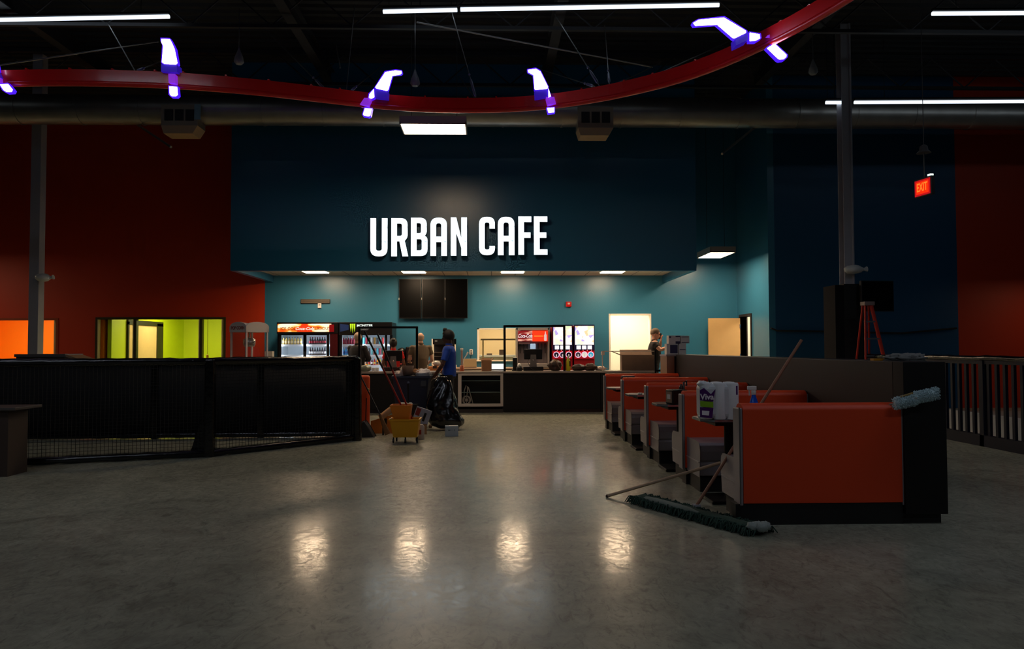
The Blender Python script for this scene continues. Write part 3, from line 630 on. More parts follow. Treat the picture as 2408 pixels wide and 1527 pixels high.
# ---------------------------------------------------------------- coolers
blk = mat('cooler_black', (18, 15, 15), .35); inw = mat('cooler_inner_white', (228, 236, 240), .5); cled = glow('cooler_led', (225, 240, 255), 26)
gl = glass('clear_glass'); wsh = mat('white_wire_shelf', (235, 240, 245), .4)
DC = 18.25; btl = []
def cooler(name, a, c, label, doors, shelves, header):
    x0, x1 = X(a, DC), X(c, DC); W = x1-x0; ztop = Z(759, DC, 720); zg = Z(788.5, DC, 720)
    t = thing(name, label, 'refrigerator', (x0, DC, 0)); D = DB-.04-DC
    mb = MB(); mb.box(0, .06, .05, D, .02, ztop); mb.box(W-.06, W, .05, D, .02, ztop); mb.box(.06, W-.06, D-.05, D, .02, ztop); mb.box(.06, W-.06, .05, D-.05, zg+.02, ztop); mb.box(.06, W-.06, .05, D-.05, .02, .18)
    mb.out('cabinet', blk, t)
    mb = MB(); mb.box(.06, .066, .06, D-.05, .18, zg+.02); mb.box(W-.066, W-.06, .06, D-.05, .18, zg+.02); mb.box(.066, W-.066, D-.056, D-.05, .18, zg+.02); mb.box(.066, W-.066, .06, D-.05, zg+.012, zg+.02)
    mb.out('liner', inw, t)
    for (p, q) in doors:
        u, v = X(p, DC)-x0, X(q, DC)-x0
        mb = MB(); mb.box(u-.06, u, 0, .045, .2, zg+.05); mb.box(v, v+.06, 0, .045, .2, zg+.05); mb.box(u, v, 0, .045, zg, zg+.05); mb.box(u, v, 0, .045, .2, .26)
        dr = mb.out('door', blk, t, bevel=.004); MB().box(u, v, .015, .022, .26, zg).out('glass_pane', gl, dr)
        MB().cyl((u-.03, -.035, .8), (u-.03, -.035, 1.35), .012).out('handle', blackm, dr)
        MB().cyl((u-.022, .075, .3), (u-.022, .075, zg-.02), .01, n=8).out('light_tube', cled, t); MB().cyl((v+.022, .075, .3), (v+.022, .075, zg-.02), .01, n=8).out('light_tube', cled, t)
    for zs in shelves: 
        z = Z(zs, DC+.2, 720); mb = MB(); mb.box(.07, W-.07, .12, D-.07, z-.012, z); mb.box(.07, W-.07, .1, .12, z-.02, z+.03); mb.out('shelf', wsh, t)
    header(t, x0, W, Z(781, DC, 720), Z(762, DC, 720)); return t
def head_red(t, x0, W, z0, z1):
    hm = ramp_tex('sunset_header', 'noise', 2.2, [(0, (255, 250, 235)), (.42, (255, 240, 205)), (.52, (255, 150, 50)), (.6, (235, 80, 15)), (1, (200, 30, 5))], emit=.95, stretch=(1, 1, 3), const=False)
    MB().box(.0, W, -.03, .05, z0-.04, z1+.04).out('header_case', blk, t, bevel=.006); MB().box(.025, W-.16, -.036, -.03, z0, z1).out('header_panel', hm, t)
    wt = glow('header_white', (255, 235, 215), 1.0); dk = mat('header_red_text', (110, 20, 4), .6); rd = mat('header_red', (225, 60, 20), .4, emit=.5, ecol=(235, 60, 20)); zc = (z0+z1)/2-.01; mid = (W-.13)/2
    MB().prism([(mid-.19, z0+.005), (mid+.19, z0+.005), (mid+.16, z0+.09), (mid+.075, z1-.03), (mid+.075, z1), (mid-.075, z1), (mid-.075, z1-.03), (mid-.16, z0+.09)], -.040, -.036).out('red_bottle_shape', rd, t)
    text('lettering', 'ICE COLD', .1, (mid-.36, -.038, zc-.01), dk, t, .001, bold=.001); text('lettering', 'DELICIOUS', .1, (mid+.37, -.038, zc-.01), dk, t, .001, bold=.001)
    text('script_lettering', 'Coca-Cola', .095, (mid, -.042, zc-.01), wt, t, .001, shear=.35, bold=.003, sx=1.1)
def head_blk(t, x0, W, z0, z1):
    MB().box(.0, W, -.03, .05, z0-.08, z1+.04).out('header_case', blk, t, bevel=.006)
    gr = glow('claw_green', (200, 235, 40), 1.0); wt = glow('monster_white', (235, 245, 235), 1.0); zc = (z0+z1)/2
    cx_ = X(830, DC)-x0; mb = MB()
    for q, l in ((-.05, .0), (-.005, -.03), (.04, .005)):
        mb.prism([(cx_+q-.02, z1+.0), (cx_+q+.02, z1+.0), (cx_+q+.016, zc-.02), (cx_+q+.004, z0-.01+l), (cx_+q-.006, zc-.03), (cx_+q-.014, zc)], -.036, -.03)
    mb.out('green_claw_mark', gr, t)
    text('lettering', 'MONSTER', .085, (X(858, DC)-x0, -.033, zc+.05), wt, t, .001, bold=.003); text('lettering', 'ENERGY', .05, (X(858, DC)-x0, -.033, zc-.045), mat('grey_glow_text', (140, 140, 140), .4, emit=.5), t, .001)
    MB().prism([(X(800, DC)-x0, z1), (X(820, DC)-x0, z1-.03), (X(820, DC)-x0, z0+.05), (X(800, DC)-x0, z0)], -.034, -.03).out('blue_can_picture', mat('header_blue', (40, 60, 110), .3, emit=.12), t)
cooler('glass_door_cooler', 651, 795, 'two-door drinks cooler with a glowing orange header, left of the black one', [(661, 713), (720, 768)], [813, 838], head_red)
cooler('glass_door_cooler', 797, 922, 'black two-door drinks cooler with a green claw mark on its header', [(804, 842), (852, 905)], [813, 838, 862], head_blk)
MB().box(X(775, DC)-X(651, DC), X(786, DC)-X(651, DC), -.045, -.02, Z(781, DC, 720), Z(764, DC, 720)).out('red_end_panel', mat('cooler_red', (150, 12, 22), .35), bpy.data.objects['glass_door_cooler'])
MB().box(X(776, DC)-X(651, DC), X(794, DC)-X(651, DC), -.02, .0, .2, Z(784, DC, 720)).out('dark_red_stile', mat('cooler_dark_red', (70, 8, 14), .35), bpy.data.objects['glass_door_cooler'])
def bottle_mesh(name, col, cap, h=.21, r=.031, can=False, label=None):
    mb = MB()
    if can: mb.lathe([(r*.8, 0), (r, .012), (r, h-.02), (r*.8, h)], n=12); mb.lathe([(r*.78, h), (r*.78, h+.003)], n=12, mi=1)
    else:
        mb.lathe([(r*.85, 0), (r, .01), (r*.96, h*.3), (r, h*.55), (r*.8, h*.68), (r*.36, h*.84), (r*.33, h*.92)], n=12); mb.lathe([(r*.45, h*.9), (r*.45, h)], n=10, mi=1); mb.lathe([(r*1.02, h*.3), (r*1.02, h*.54)], n=12, mi=2)
    me = mb.mesh(name); 
    for m in (mat('liquid_%d_%d_%d' % col, col, .15), mat('cap_%d_%d_%d' % cap, cap, .3), mat('wrap_%d_%d_%d' % (label or col), label or col, .3)): me.materials.append(m)
    return me
def row(a, c, ys, n_, me, label, group, d=DC+.17, name='drink_bottle', rows=1, zoff=0):
    z = Z(ys, DC+.2, 720)+zoff
    for k in range(n_):
        for r_ in range(rows):
            o = bpy.data.objects.new(name, me); C.objects.link(o)
            q = a+(c-a)*(k+.5)/n_; o.location = (X(q, d+.02), d+r_*.09, z+.001); o.rotation_euler = (0, 0, R.random()*6); tag(o, label, 'bottle', group)
cola = (34, 10, 8); bo = {}
row(664, 711, 813, 7, bottle_mesh('drink_bottle', (205, 170, 90), (60, 60, 60), label=(230, 205, 150)), 'pale amber bottle on the top shelf behind the left door of the orange-header cooler', 'amber bottles in the left cooler')
row(727, 767, 813, 7, bottle_mesh('drink_bottle', cola, (120, 10, 20), label=(150, 15, 35)), 'dark cola bottle with red wrap on the top shelf of the orange-header cooler', 'cola bottles on the top shelf')
row(727, 767, 838, 7, bottle_mesh('drink_bottle', cola, (20, 20, 20), label=(210, 210, 215)), 'dark bottle with pale wrap on the second shelf of the orange-header cooler', 'dark bottles on the second shelf')
row(727, 767, 861, 7, bottle_mesh('drink_bottle', (120, 190, 140), (40, 90, 50)), 'green bottle barely showing on the lowest visible shelf of the orange-header cooler', 'green bottles low in the left cooler')
row(805, 841, 813, 6, bottle_mesh('drink_bottle', (150, 25, 50), (240, 240, 240)), 'red bottle on the top shelf behind the left door of the black cooler', 'red bottles in the black cooler')
row(805, 841, 838, 6, bottle_mesh('drink_bottle', (60, 150, 210), (30, 60, 140), label=(40, 90, 170)), 'blue bottle on the second shelf behind the left door of the black cooler', 'blue bottles in the black cooler')
cs = [((70, 170, 200), (30, 60, 90)), ((150, 30, 50), (220, 220, 220)), ((40, 70, 40), (150, 200, 60)), ((210, 215, 215), (80, 80, 80)), ((190, 140, 60), (60, 40, 20)), ((60, 60, 60), (120, 200, 60)), ((120, 190, 200), (40, 40, 40)), ((170, 40, 40), (230, 200, 60))]
for ys, lab in ((813, 'top'), (838, 'middle'), (862, 'low')):
    for k in range(8):
        col = cs[(k+{813: 0, 838: 3, 862: 1}[ys]) % 8]
        if ys == 862: col = [((205, 40, 40), (240, 200, 60)), ((225, 140, 30), (60, 30, 20)), ((215, 180, 50), (200, 40, 30)), ((90, 20, 30), (240, 240, 240))][k % 4]
        row(853+k*6.3, 853+(k+1)*6.3, ys, 1, bottle_mesh('drink_can' if ys != 862 else 'drink_bottle', col[0], col[1], .19, .028, ys != 862, col[1]), 'coloured drink on the %s shelf behind the right door of the black cooler' % lab, 'drinks behind the right door of the black cooler, %s shelf' % lab, name='drink_can' if ys != 862 else 'drink_bottle')
# ---------------------------------------------------------------- back counter and machines
bz_ = .93
t = thing('back_counter', 'low back counter along the teal wall behind the people', 'counter', (X(926, 18.4), 18.4, 0)); w = X(1296, 18.4)-t.location.x
MB().box(0, w, 0, DB-18.41, .0, bz_-.04).out('body', mat('dark_wood_laminate', (62, 48, 40), .5), t); MB().box(-.02, w, -.03, DB-18.41, bz_-.04, bz_).out('worktop', mat('tan_worktop', (190, 160, 135), .35), t)
# soda fountain
dd = 18.42; x0, x1 = X(1214, dd), X(1292, dd); W = x1-x0
t = thing('soda_fountain', 'grey drinks fountain with a red lit header on the back counter', 'drink dispenser', (x0, dd, bz_)); zt = Z(771, dd, 1250)-bz_
sg_ = mat('satin_grey', (150, 142, 138), .4, .2)
mb = MB(); mb.box(0, W, .15, .6, 0, zt); mb.box(0, W, 0, .15, zt-.06, zt); mb.box(0, .04, 0, .15, 0, zt); mb.box(W-.04, W, 0, .15, 0, zt); mb.out('cabinet', sg_, t, bevel=.006)
za, zb = Z(803, dd, 1250)-bz_, Z(778, dd, 1250)-bz_; u = X(1252, dd)-x0
MB().box(.04, u, -.01, .02, za, zb).out('dark_header', ramp_tex('dark_red_header', 'noise', 3, [(0, (120, 15, 25)), (.45, (120, 15, 25)), (.6, (230, 180, 170))], emit=.45, stretch=(1, 1, 6), const=False), t)
MB().box(u, W-.04, -.012, .02, za, zb).out('red_header', mat('bright_red_header', (245, 50, 20), .4, emit=.85, ecol=(250, 50, 18)), t)
text('script_lettering', 'Coca-Cola', .13, ((u+.04)/2, -.014, (za+zb)/2), glow('fountain_white', (250, 235, 235), .9), t, .001, shear=.35, bold=.003, sx=.62)
MB().box(u+.04, u+.27, -.015, -.012, (za+zb)/2-.012, (za+zb)/2+.004).out('yellow_line', glow('header_yellow', (255, 190, 70), 1), t)
xb = W-.1; MB().lathe([(.028, 0), (.034, .04), (.03, .09), (.034, .13), (.012, .18), (.01, .23)], (xb, -.012, (za+zb)/2-.12), n=12).out('bottle_relief', glow('bottle_pale', (255, 215, 205), .8), t)
mb = MB()
for k in range(8): q = .1+k*(W-.2)/7; mb.cyl((q, .1, za-.05), (q, .1, za-.17), .02, n=10); mb.box(q-.015, q+.015, .06, .075, za-.3, za-.1)
mb.out('nozzle', mat('dark_nozzle', (40, 36, 36), .35), t); MB().box(.05, W-.05, .14, .15, .1, za-.02).out('back_splash', mat('splash_grey', (120, 110, 110), .3, .2), t)
MB().box(.06, .34, .05, .14, za-.07, za-.02).out('label_strip', mat('label_row', (180, 150, 150), .4), t)
MB().box(W/2-.06, W/2+.07, .0, .14, za-.3, za-.06).out('lit_nozzle_panel', mat('pale_blue_lit', (150, 180, 215), .3, emit=.6), t, bevel=.01)
MB().box(.0, W, -.08, .15, .0, .1).out('drip_tray', sg_, t, bevel=.008)
# slush machines
menu = ramp_tex('menu_picture', 'voronoi', 9, [(0, (255, 250, 255)), (.34, (250, 240, 255)), (.55, (205, 245, 200)), (.64, (245, 205, 170)), (.74, (255, 255, 225)), (.84, (175, 165, 245)), (.92, (170, 225, 250))], emit=.74, stretch=(1, 1, 1))
sred = mat('slush_red', (150, 10, 24), .35, emit=.0); bezel = mat('dark_blue_bezel', (24, 20, 70), .4); wglow = glow('button_white', (250, 245, 255), 1.25)
for i, (a, c, l) in enumerate(((1299, 1346.5, 'left'), (1350, 1398.5, 'right'))):
    dd = 18.3; x0, x1 = X(a, dd), X(c, dd); W = x1-x0; zz = lambda py: Z(py, dd, 1350)
    t = thing('slush_machine', l+' one of two tall red frozen drink machines with bright menu panels', 'drink machine', (x0, dd, 0))
    MB().box(0, W, .02, DB-dd-.05, 0, zz(765)).out('cabinet', sred, t, bevel=.01)
    MB().box(0, W, 0, .02, zz(824), zz(764)).out('bezel', bezel, t); MB().box(.025, W-.02, -.006, 0, zz(811), zz(767)).out('menu_panel', menu, t)
    for k in range(3): q = .07+k*(W-.1)/3; MB().box(q-.01, q+(W-.1)/3-.04, -.006, 0, zz(822), zz(813)).out('lit_button', wglow, t)
    mb = MB()
    for k in range(4): mb.ball((.12+k*(W-.2)/3, .0, zz(824)), .012, 8, 6)
    mb.out('indicator', glow('indicator_red', (255, 120, 120), 1.2), t)
    MB().box(.02, W-.02, 0, .02, zz(844), zz(826)).out('dispense_panel', mat('hot_red_panel', (200, 20, 40), .35, emit=.3), t)
    for k in range(3):
        q = .02+(k+.5)*(W-.04)/3; zc = zz(834.5); r_ = .068
        rg = MB(); pts = [(q+r_*math.cos(2*PI*j/20), -.008, zc+r_*math.sin(2*PI*j/20)) for j in range(20)]; rg.sweep(pts, .009, 8, closed=True); o = rg.out('window_ring', mat('pale_ring', (225, 190, 225), .3, emit=.7), t)
        col = [(38, 34, 60), (60, 50, 80), (20, 20, 40), (70, 70, 90), (230, 240, 225), (60, 190, 225)][i*3+k]
        MB().cyl((q, -.004, zc), (q, .0, zc), r_, n=24).out('slush_window', mat('slush_%d_%d' % (i, k), col, .2, emit=.45 if max(col) > 120 else .1), o)
        MB().box(q-.012, q+.012, -.03, -.006, zc-.05, zc+.01).out('tap', mat('tap_white', (230, 230, 235), .3, emit=.25), o, bevel=.004)
# small glass front merchandiser, laptop, boxes on the back counter
dd = 18.55; x0 = X(1015, dd)
t = thing('countertop_cooler', 'small black glass-front warmer with pale posts on the back counter behind the blue-shirted person', 'warmer', (x0, dd, bz_)); hh = Z(797, dd, 1030)-bz_
mb = MB(); mb.box(0, .03, 0, .03, 0, hh); mb.box(.0, .03, .4, .43, 0, hh); mb.box(.57, .6, 0, .03, 0, hh); mb.box(.0, .6, 0, .43, 0, .06); mb.out('frame', creamw, t)
MB().box(.03, .6, 0, .43, hh-.14, hh).out('black_head', blackp, t); MB().box(.03, .57, .38, .42, .06, hh-.14).out('back_panel', mat('dark_grey_panel', (52, 52, 56), .3), t)
mb = MB(); [mb.box(.03, .57, .02, .38, q, q+.006) for q in (.16, .28, .38)]; mb.out('shelf', steel, t); MB().box(.08, .14, -.004, 0, hh-.06, hh-.05).out('indicator', white, t)
t = thing('coffee_urn', 'tall black coffee urn on the back counter between the two staff with backs turned', 'urn', (X(945, 18.6), 18.6, bz_))
MB().lathe([(.11, 0), (.12, .02), (.11, .35), (.12, .37), (.1, .46), (.03, .5)]).out('body', blackp, t); MB().box(-.02, .02, -.16, -.1, .08, .12).out('tap', chrome, t)
t = thing('coffee_urn', 'tall black dispenser on the back counter just left of the olive-shirted man', 'urn', (X(968, 18.6), 18.6, bz_))
MB().box(-.13, .13, -.15, .15, 0, .52).out('body', blackp, t, bevel=.02); MB().box(-.03, .03, -.19, -.15, .2, .26).out('tap', chrome, t)
t = thing('beige_laptop', 'open beige laptop seen from behind on the back counter left of the pass-through', 'laptop', (X(1103, 17.9), 18.42, bz_))
MB().box(-.17, .17, .0, .24, .002, .02).out('keyboard_base', steel, t); MB().box(-.17, .17, -.02, .0, .015, .22).out('lid', mat('tan_lid', (176, 150, 110), .5), t, bevel=.006)
# ================================================================ SERVING COUNTER
wt_ = Z(873, DF+.2, 1204); cx0 = X(690, DF); ce0, ce1 = X(1077, DF), X(1183, DF); cx1 = X(1412, DF); cx2 = X(1541, DF)
ctop = mat('counter_top_edge', (150, 138, 130), .3, var=.05)
def counter(name, x0, x1, label):
    t = thing(name, label, 'counter', (x0, DF, 0)); w = x1-x0
    MB().box(.005, w-.005, 0, .68, .08, wt_-.045).out('body', black, t, bevel=.004); MB().box(.005, w-.005, .04, .68, 0, .08).out('toe_kick', blackp, t); return t
counter('counter_cabinet', cx0, ce0, 'black front of the serving counter left of the glass display case'); counter('counter_cabinet', ce1, cx1, 'plain black front of the serving counter right of the glass display case')
counter('counter_cabinet', cx1, cx2, 'counter section behind the far red booths, under the big cardboard box')
solo(MB().box(cx0-.02, cx2+.02, DF-.03, DF+.72, wt_-.04, wt_), 'counter_worktop', ctop, (cx0, DF, wt_), 'long grey-beige worktop running along the whole serving counter', 'worktop', bevel=.006)
t = thing('display_case', 'glass display case with pale frame and two shelves in the counter front', 'display case', (ce0, DF-.02, 0)); w = ce1-ce0; h0, h1 = Z(956, DF), wt_-.045
frm = mat('pale_case_frame', (190, 180, 172), .45)
mb = MB(); mb.box(0, .075, 0, .05, h0, h1); mb.box(w-.06, w, 0, .05, h0, h1); mb.box(.075, w-.06, 0, .05, h1-.045, h1); mb.box(.075, w-.06, 0, .05, h0, h0+.06); mb.out('frame', frm, t, bevel=.003)
mb = MB(); mb.box(0, w, .55, .6, 0, h1); mb.box(0, .01, .05, .55, 0, h1); mb.box(w-.01, w, .05, .55, 0, h1); mb.box(.01, w-.01, .05, .55, h0-.02, h0+.03); mb.box(0.01, w-.01, .04, .55, 0, .08); mb.out('case_body', mat('dark_case_inside', (46, 42, 40), .4), t)
MB().box(.075, w-.06, .02, .026, h0+.06, h1-.045).out('front_glass', gl, t)
for q in (Z(895, DF+.2), Z(922, DF+.2)): MB().box(.02, w-.02, .08, .5, q-.008, q+.004).out('glass_shelf', mat('shelf_edge_glass', (130, 150, 145), .2, spec=.7), t)
t = thing('folding_hand_truck', 'small folding hand truck with a wheel, at the left inside the glass display case', 'hand truck', (ce0+.1, DF+.12, h0+.03))  # solid shape put in for a reflection on the front glass
pt = mat('pale_tube', (170, 160, 148), .4)
mb = MB(); r_ = .085
mb.sweep([(.08+r_*math.cos(2*PI*j/24), 0, .1+r_*math.sin(2*PI*j/24)) for j in range(24)], .018, 8, closed=True); mb.cyl((.08, -.01, .1), (.08, .01, .1), .03); [mb.cyl((.08, 0, .1), (.08+r_*math.cos(a), 0, .1+r_*math.sin(a)), .006, n=6) for a in [2*PI*j/8 for j in range(8)]]
mb.out('wheel', pt, t)
MB().sweep([(0.02, .02, .02), (.03, .02, .3), (.07, .02, .42), (.12, .02, .38), (.2, .02, .1), (.22, .02, .02)], .011, 8).out('handle_frame', pt, t); MB().sweep([(.08, .03, .12), (.1, .03, .3), (.1, .03, .4)], .01, 8).out('crossbar', pt, t)
# glass guards in black frames
def guard(a, c, py, label, d=DF+.08, post=.05, left=True):
    x0, x1 = X(a, d), X(c, d); zt = Z(py, d, (a+c)/2)
    t = thing('counter_glass_guard', label, 'glass guard', (x0, d, wt_)); w = x1-x0; h = zt-wt_
    mb = MB(); mb.box(w-post, w, 0, post, 0, h); mb.box(0, post, 0, post, 0, h); mb.box(post, w-post, 0, post, h-.045, h); mb.out('black_frame', blackm, t, bevel=.003)
    MB().box(post, w-post, post/2-.004, post/2+.002, .03, h-.045).out('glass_panel', gl, t); return t
guard(842, 983, 768, 'black-framed glass guard at the left end of the counter'); guard(1184, 1330, 765, 'black-framed glass guard in front of the soda fountain')
t = guard(1541, 1597, 800, 'low black-framed guard at the right end of the counter beside the white boxes', DF-1.2); bpy.data.objects.remove(t.children[0] if 'glass' in t.children[0].name else t.children[1])
t.location.z = 0; 
for ch in list(t.children): bpy.data.objects.remove(ch)
w = X(1597, DF-1.2)-X(1541, DF-1.2); mb = MB(); mb.cyl((0, 0, 0), (0, 0, Z(825, DF-1.2)), .02); mb.cyl((w, 0, 0), (w, 0, Z(800, DF-1.2)), .022); mb.box(0, w, -.015, .015, Z(876, DF-1.2), Z(871, DF-1.2)); mb.out('black_frame', blackm, t)
x0, x1 = X(1416, DF+.1), X(1540, DF+.1)
t = thing('clear_counter_guard', 'clear glass guard with bright edges in front of the big cardboard box', 'glass guard', (x0, DF+.1, wt_)); w = x1-x0; h = Z(827, DF+.1, 1478)-wt_
MB().box(0, w, 0, .008, .0, h).out('glass_panel', gl, t); mb = MB(); mb.box(-.01, w+.01, -.006, .014, h-.004, h+.014); mb.box(-.006, .014, -.004, .012, 0, h); mb.box(-.02, .05, -.02, .03, h-.08, h+.0); mb.out('bright_edge', mat('bright_edge', (235, 215, 195), .2), t)
# things on the counter
wz = wt_+.001
def at(px, d): return (X(px, d), d, wz)
def pos(px, pt_, pb, pw, label, big=False):
    d = DF+.35; t = thing('cash_register_screen', label, 'monitor', at(px, d)); w = (X(px+pw/2, d)-X(px-pw/2, d))/2; z0, z1 = Z(pb, d)-wz, Z(pt_, d)-wz
    MB().box(-w, w, .0, .03, z0, z1).out('screen_case', blackp, t, bevel=.008); MB().box(-w, w, .03, .034, z1-.006, z1+.004).out('top_edge', steel, t)
    MB().prism([(-.055, z0+(z1-z0)*.45), (.055, z0+(z1-z0)*.45), (.07, .1), (.08, .0), (-.08, 0), (-.07, .1)], -.03, -.0).out('stand', mat('grey_stand', (110, 104, 102), .35), t, bevel=.005)
    MB().ball((0, -.034, z0+.0), (.022, .006, .022), 12, 8).out('badge', chrome, t)
    MB().box(-w*1.08, w*1.08, -.08, .25, 0, .09).out('drawer_base', blackp, t, bevel=.006); MB().sweep([(-.1, -.03, z0), (-.13, -.07, .2), (-.06, -.1, .05), (0, -.1, .02)], .006, 6).out('cord', blackp, t)
pos(925, 824, 849, 42, 'black register screen left, in front of the red-shirted woman'); pos(1254, 822, 846, 43, 'black register screen right, in front of the soda fountain')
t = thing('card_reader', 'black upright card reader left of the right register', 'card reader', at(1211, DF+.4)); MB().box(-.05, .05, -.02, .05, 0.02, .3, M=Matrix.Rotation(.12, 4, 'X')).out('body', blackp, t, bevel=.01); MB().box(-.07, .07, -.05, .08, 0, .03).out('base', blackp, t)
t = thing('small_jar', 'small black jar with crumpled white tissue on top beside the card reader', 'jar', at(1221, DF+.25)); MB().lathe([(.06, 0), (.07, .02), (.07, .08), (.05, .1)]).out('jar', blackp, t); MB().ball((0, 0, .12), (.045, .045, .05), fn=lambda q: 1+.25*wn(q, 6)).out('tissue', white, t)
def lump(name, px, d, r, label, cat_, m, sc=4, amp=.18, z=None, extra=None):
    x = X(px, d); z = wz if z is None else z; t = thing(name, label, cat_, (x, d, z))
    MB().ball((0, 0, r[2]*.88), r, 28, 18, fn=lambda q: (1+amp*wn(q+Vector((px*.1, 0, 0)), sc)+amp*.4*wn(q, sc*2.7))).out('body', m, t)
    if extra: extra(t)
    return t
bagm = mat('dark_brown_bag', (52, 36, 30), .5, bump=.3, bscale=20); pinkish = mat('crumpled_pale_paper', (232, 212, 198), .6, bump=.2)
def h1_(t): MB().sweep([(-.1, -.1, .12), (-.06, -.14, .2), (.02, -.15, .17), (.09, -.12, .07)], .007, 6).out('strap', mat('strap_brown', (90, 66, 50), .5), t); MB().box(-.1, -.02, -.08, .02, .17, .24, M=Matrix.Rotation(.3, 4, 'Y')).out('paper_top', mat('tan_paper', (190, 160, 125), .6), t)
lump('brown_bag', 1305, DF+.25, (.15, .11, .13), 'squat dark brown bag on the counter between register and yellow bottle', 'bag', bagm, extra=h1_)
lump('dark_jacket', 1360, DF+.25, (.16, .12, .075), 'dark bundled cloth lying on the counter right of the yellow bottle', 'cloth', bagm, 5, .2)
lump('dark_jacket', 1388, DF+.22, (.14, .12, .085), 'second dark bundle on the counter, nearest its right end', 'cloth', mat('brown_cloth', (70, 48, 38), .7), 5, .2)
lump('crumpled_paper', 1411, DF+.3, (.13, .1, .05), 'crumpled pale wrapping on the worktop beside the dark bundles', 'paper', pinkish, 7, .3)
t = thing('yellow_bottle', 'yellow squirt bottle standing on the counter right of the black guard post', 'bottle', at(1336, DF+.12))
MB().lathe([(.045, 0), (.05, .01), (.05, .2), (.03, .25), (.018, .28)]).out('bottle', mat('yellow_green', (205, 195, 30), .35), t); MB().lathe([(.02, .27), (.02, .3), (.012, .34)]).out('nozzle', mat('pale_yellow', (225, 220, 160), .4), t); MB().box(.02, .05, -.045, -.02, .1, .22).out('dark_label', bagm, t)
def carton(name, px, d, w, dp, h, label, rz=.0, open_=True, z=None, m=None, flaps=(0, 1, 2, 3)):
    z = wz if z is None else z; t = thing(name, label, 'box', (X(px, d), d, z), rz); m = m or card; k = .006
    mb = MB(); mb.box(-w, w, -dp, -dp+k, 0, h); mb.box(-w, w, dp-k, dp, 0, h); mb.box(-w, -w+k, -dp+k, dp-k, 0, h); mb.box(w-k, w, -dp+k, dp-k, 0, h); mb.box(-w+k, w-k, -dp+k, dp-k, 0, k)
    if not open_: mb.box(-w, w, -dp, dp, h-k, h)
    mb.out('box_body', m, t)
    if open_:
        fl = [([(-w, -dp, h), (w, -dp, h), (w*1.0, -dp-dp*.5, h+dp*.45), (-w*1.0, -dp-dp*.5, h+dp*.45)]), ([(-w, -dp, h), (-w, dp, h), (-w-w*.6, dp, h+w*.25), (-w-w*.6, -dp, h+w*.25)]), ([(w, -dp, h), (w, dp, h), (w+w*.35, dp, h+w*.5), (w+w*.35, -dp, h+w*.5)]), ([(-w, dp, h), (w, dp, h), (w, dp+dp*.4, h+dp*.5), (-w, dp+dp*.4, h+dp*.5)])]
        for i in flaps:
            q = [Vector(v) for v in fl[i]]; nrm = (q[1]-q[0]).cross(q[3]-q[0]).normalized()*.004
            mb = MB(); mb.add([v-nrm for v in q]+[v+nrm for v in q], [(0, 1, 2, 3), (7, 6, 5, 4), (0, 4, 5, 1), (1, 5, 6, 2), (2, 6, 7, 3), (3, 7, 4, 0)]); mb.out('flap', m, t)
    return t
carton('cardboard_box', 1144, DF+.3, .105, .09, .235, 'small open cardboard box on the counter below the pass-through', .12, flaps=(1, 2, 3))
carton('cardboard_box', 1498, DF+.38, .36, .24, .34, 'large open cardboard box at the right end of the counter', -.08, flaps=(1, 3), m=mat('cardboard_grey', (128, 102, 82), .8, var=.05))
t = thing('lit_laptop', 'open laptop with a bright white screen on the counter left of the glass guard post', 'laptop', at(1170, DF+.35)); MB().box(-.14, .14, -.22, 0, 0, .014).out('keyboard_base', steel, t); MB().box(-.14, .14, .0, .012, .03, .165).out('lid', steel, t); MB().box(-.132, .132, -.004, 0, .04, .158).out('screen', glow('laptop_screen', (235, 245, 255), 1.25), t)
lump('grey_green_bag', 858, DF+.3, (.14, .1, .075), 'grey-green plastic bag on the left end of the counter', 'bag', mat('grey_green_plastic', (120, 130, 115), .4, bump=.2), 4, .2)
for k, px in enumerate((876, 882, 888)):
    o = solo(MB().lathe([(.025, 0), (.035, .085), (.03, .085), (.02, .004)], (X(px, DF+.3), DF+.3, wz)), 'plastic_cup', mat('cup_white', (215, 215, 215), .35), (X(px, DF+.3), DF+.3, wz), 'small pale plastic cup beside the left register', 'cup', 'cups by the left register')
t = thing('glass_pitcher_basket', 'clear basket with orange contents on the counter between olive and blue shirts', 'basket', at(1024, DF+.35)); MB().box(-.15, .15, -.1, .1, 0, .11).out('orange_contents', mat('orange_amber', (200, 120, 55), .4, var=.2, vscale=12), t, bevel=.02); MB().box(-.17, .17, -.115, .115, -.0, .22).out('clear_wall', gl, t); MB().ball((.03, 0, .17), (.09, .07, .06), fn=lambda q: 1+.2*wn(q, 6)).out('plastic_wrap', mat('clear_wrap_white', (200, 195, 190), .25), t); MB().box(-.05, .04, -.12, -.115, .06, .12).out('dark_label', bagm, t)
t = thing('tap_dispenser', 'slim dispenser with orange base and bent pale spout, right of the blue shirt', 'dispenser', at(1086, DF+.35)); MB().lathe([(.05, 0), (.045, .12), (.03, .13)]).out('orange_base', mat('orange_brown', (165, 80, 40), .4), t); MB().cyl((0, 0, .12), (0, 0, .46), .022).out('clear_column', mat('tan_column', (165, 140, 135), .3), t); MB().lathe([(.028, .46), (.035, .5), (.02, .51)]).out('cap', white, t)
MB().sweep([(.02, 0, .14), (.04, 0, .26), (.1, 0, .35), (.14, 0, .42)], [.008, .008, .012, .022], 8).out('spout', white, t)
lump('paper_napkins', 955, DF+.3, (.14, .1, .06), 'crumpled napkins on the counter near the red-shirted woman', 'napkins', pinkish, 7, .3)
t = thing('white_paper', 'white paper lying on the counter beside the olive-shirted man', 'paper', at(1018, DF+.12)); MB().box(-.07, .07, -.08, .08, 0, .012).out('sheet', white, t)
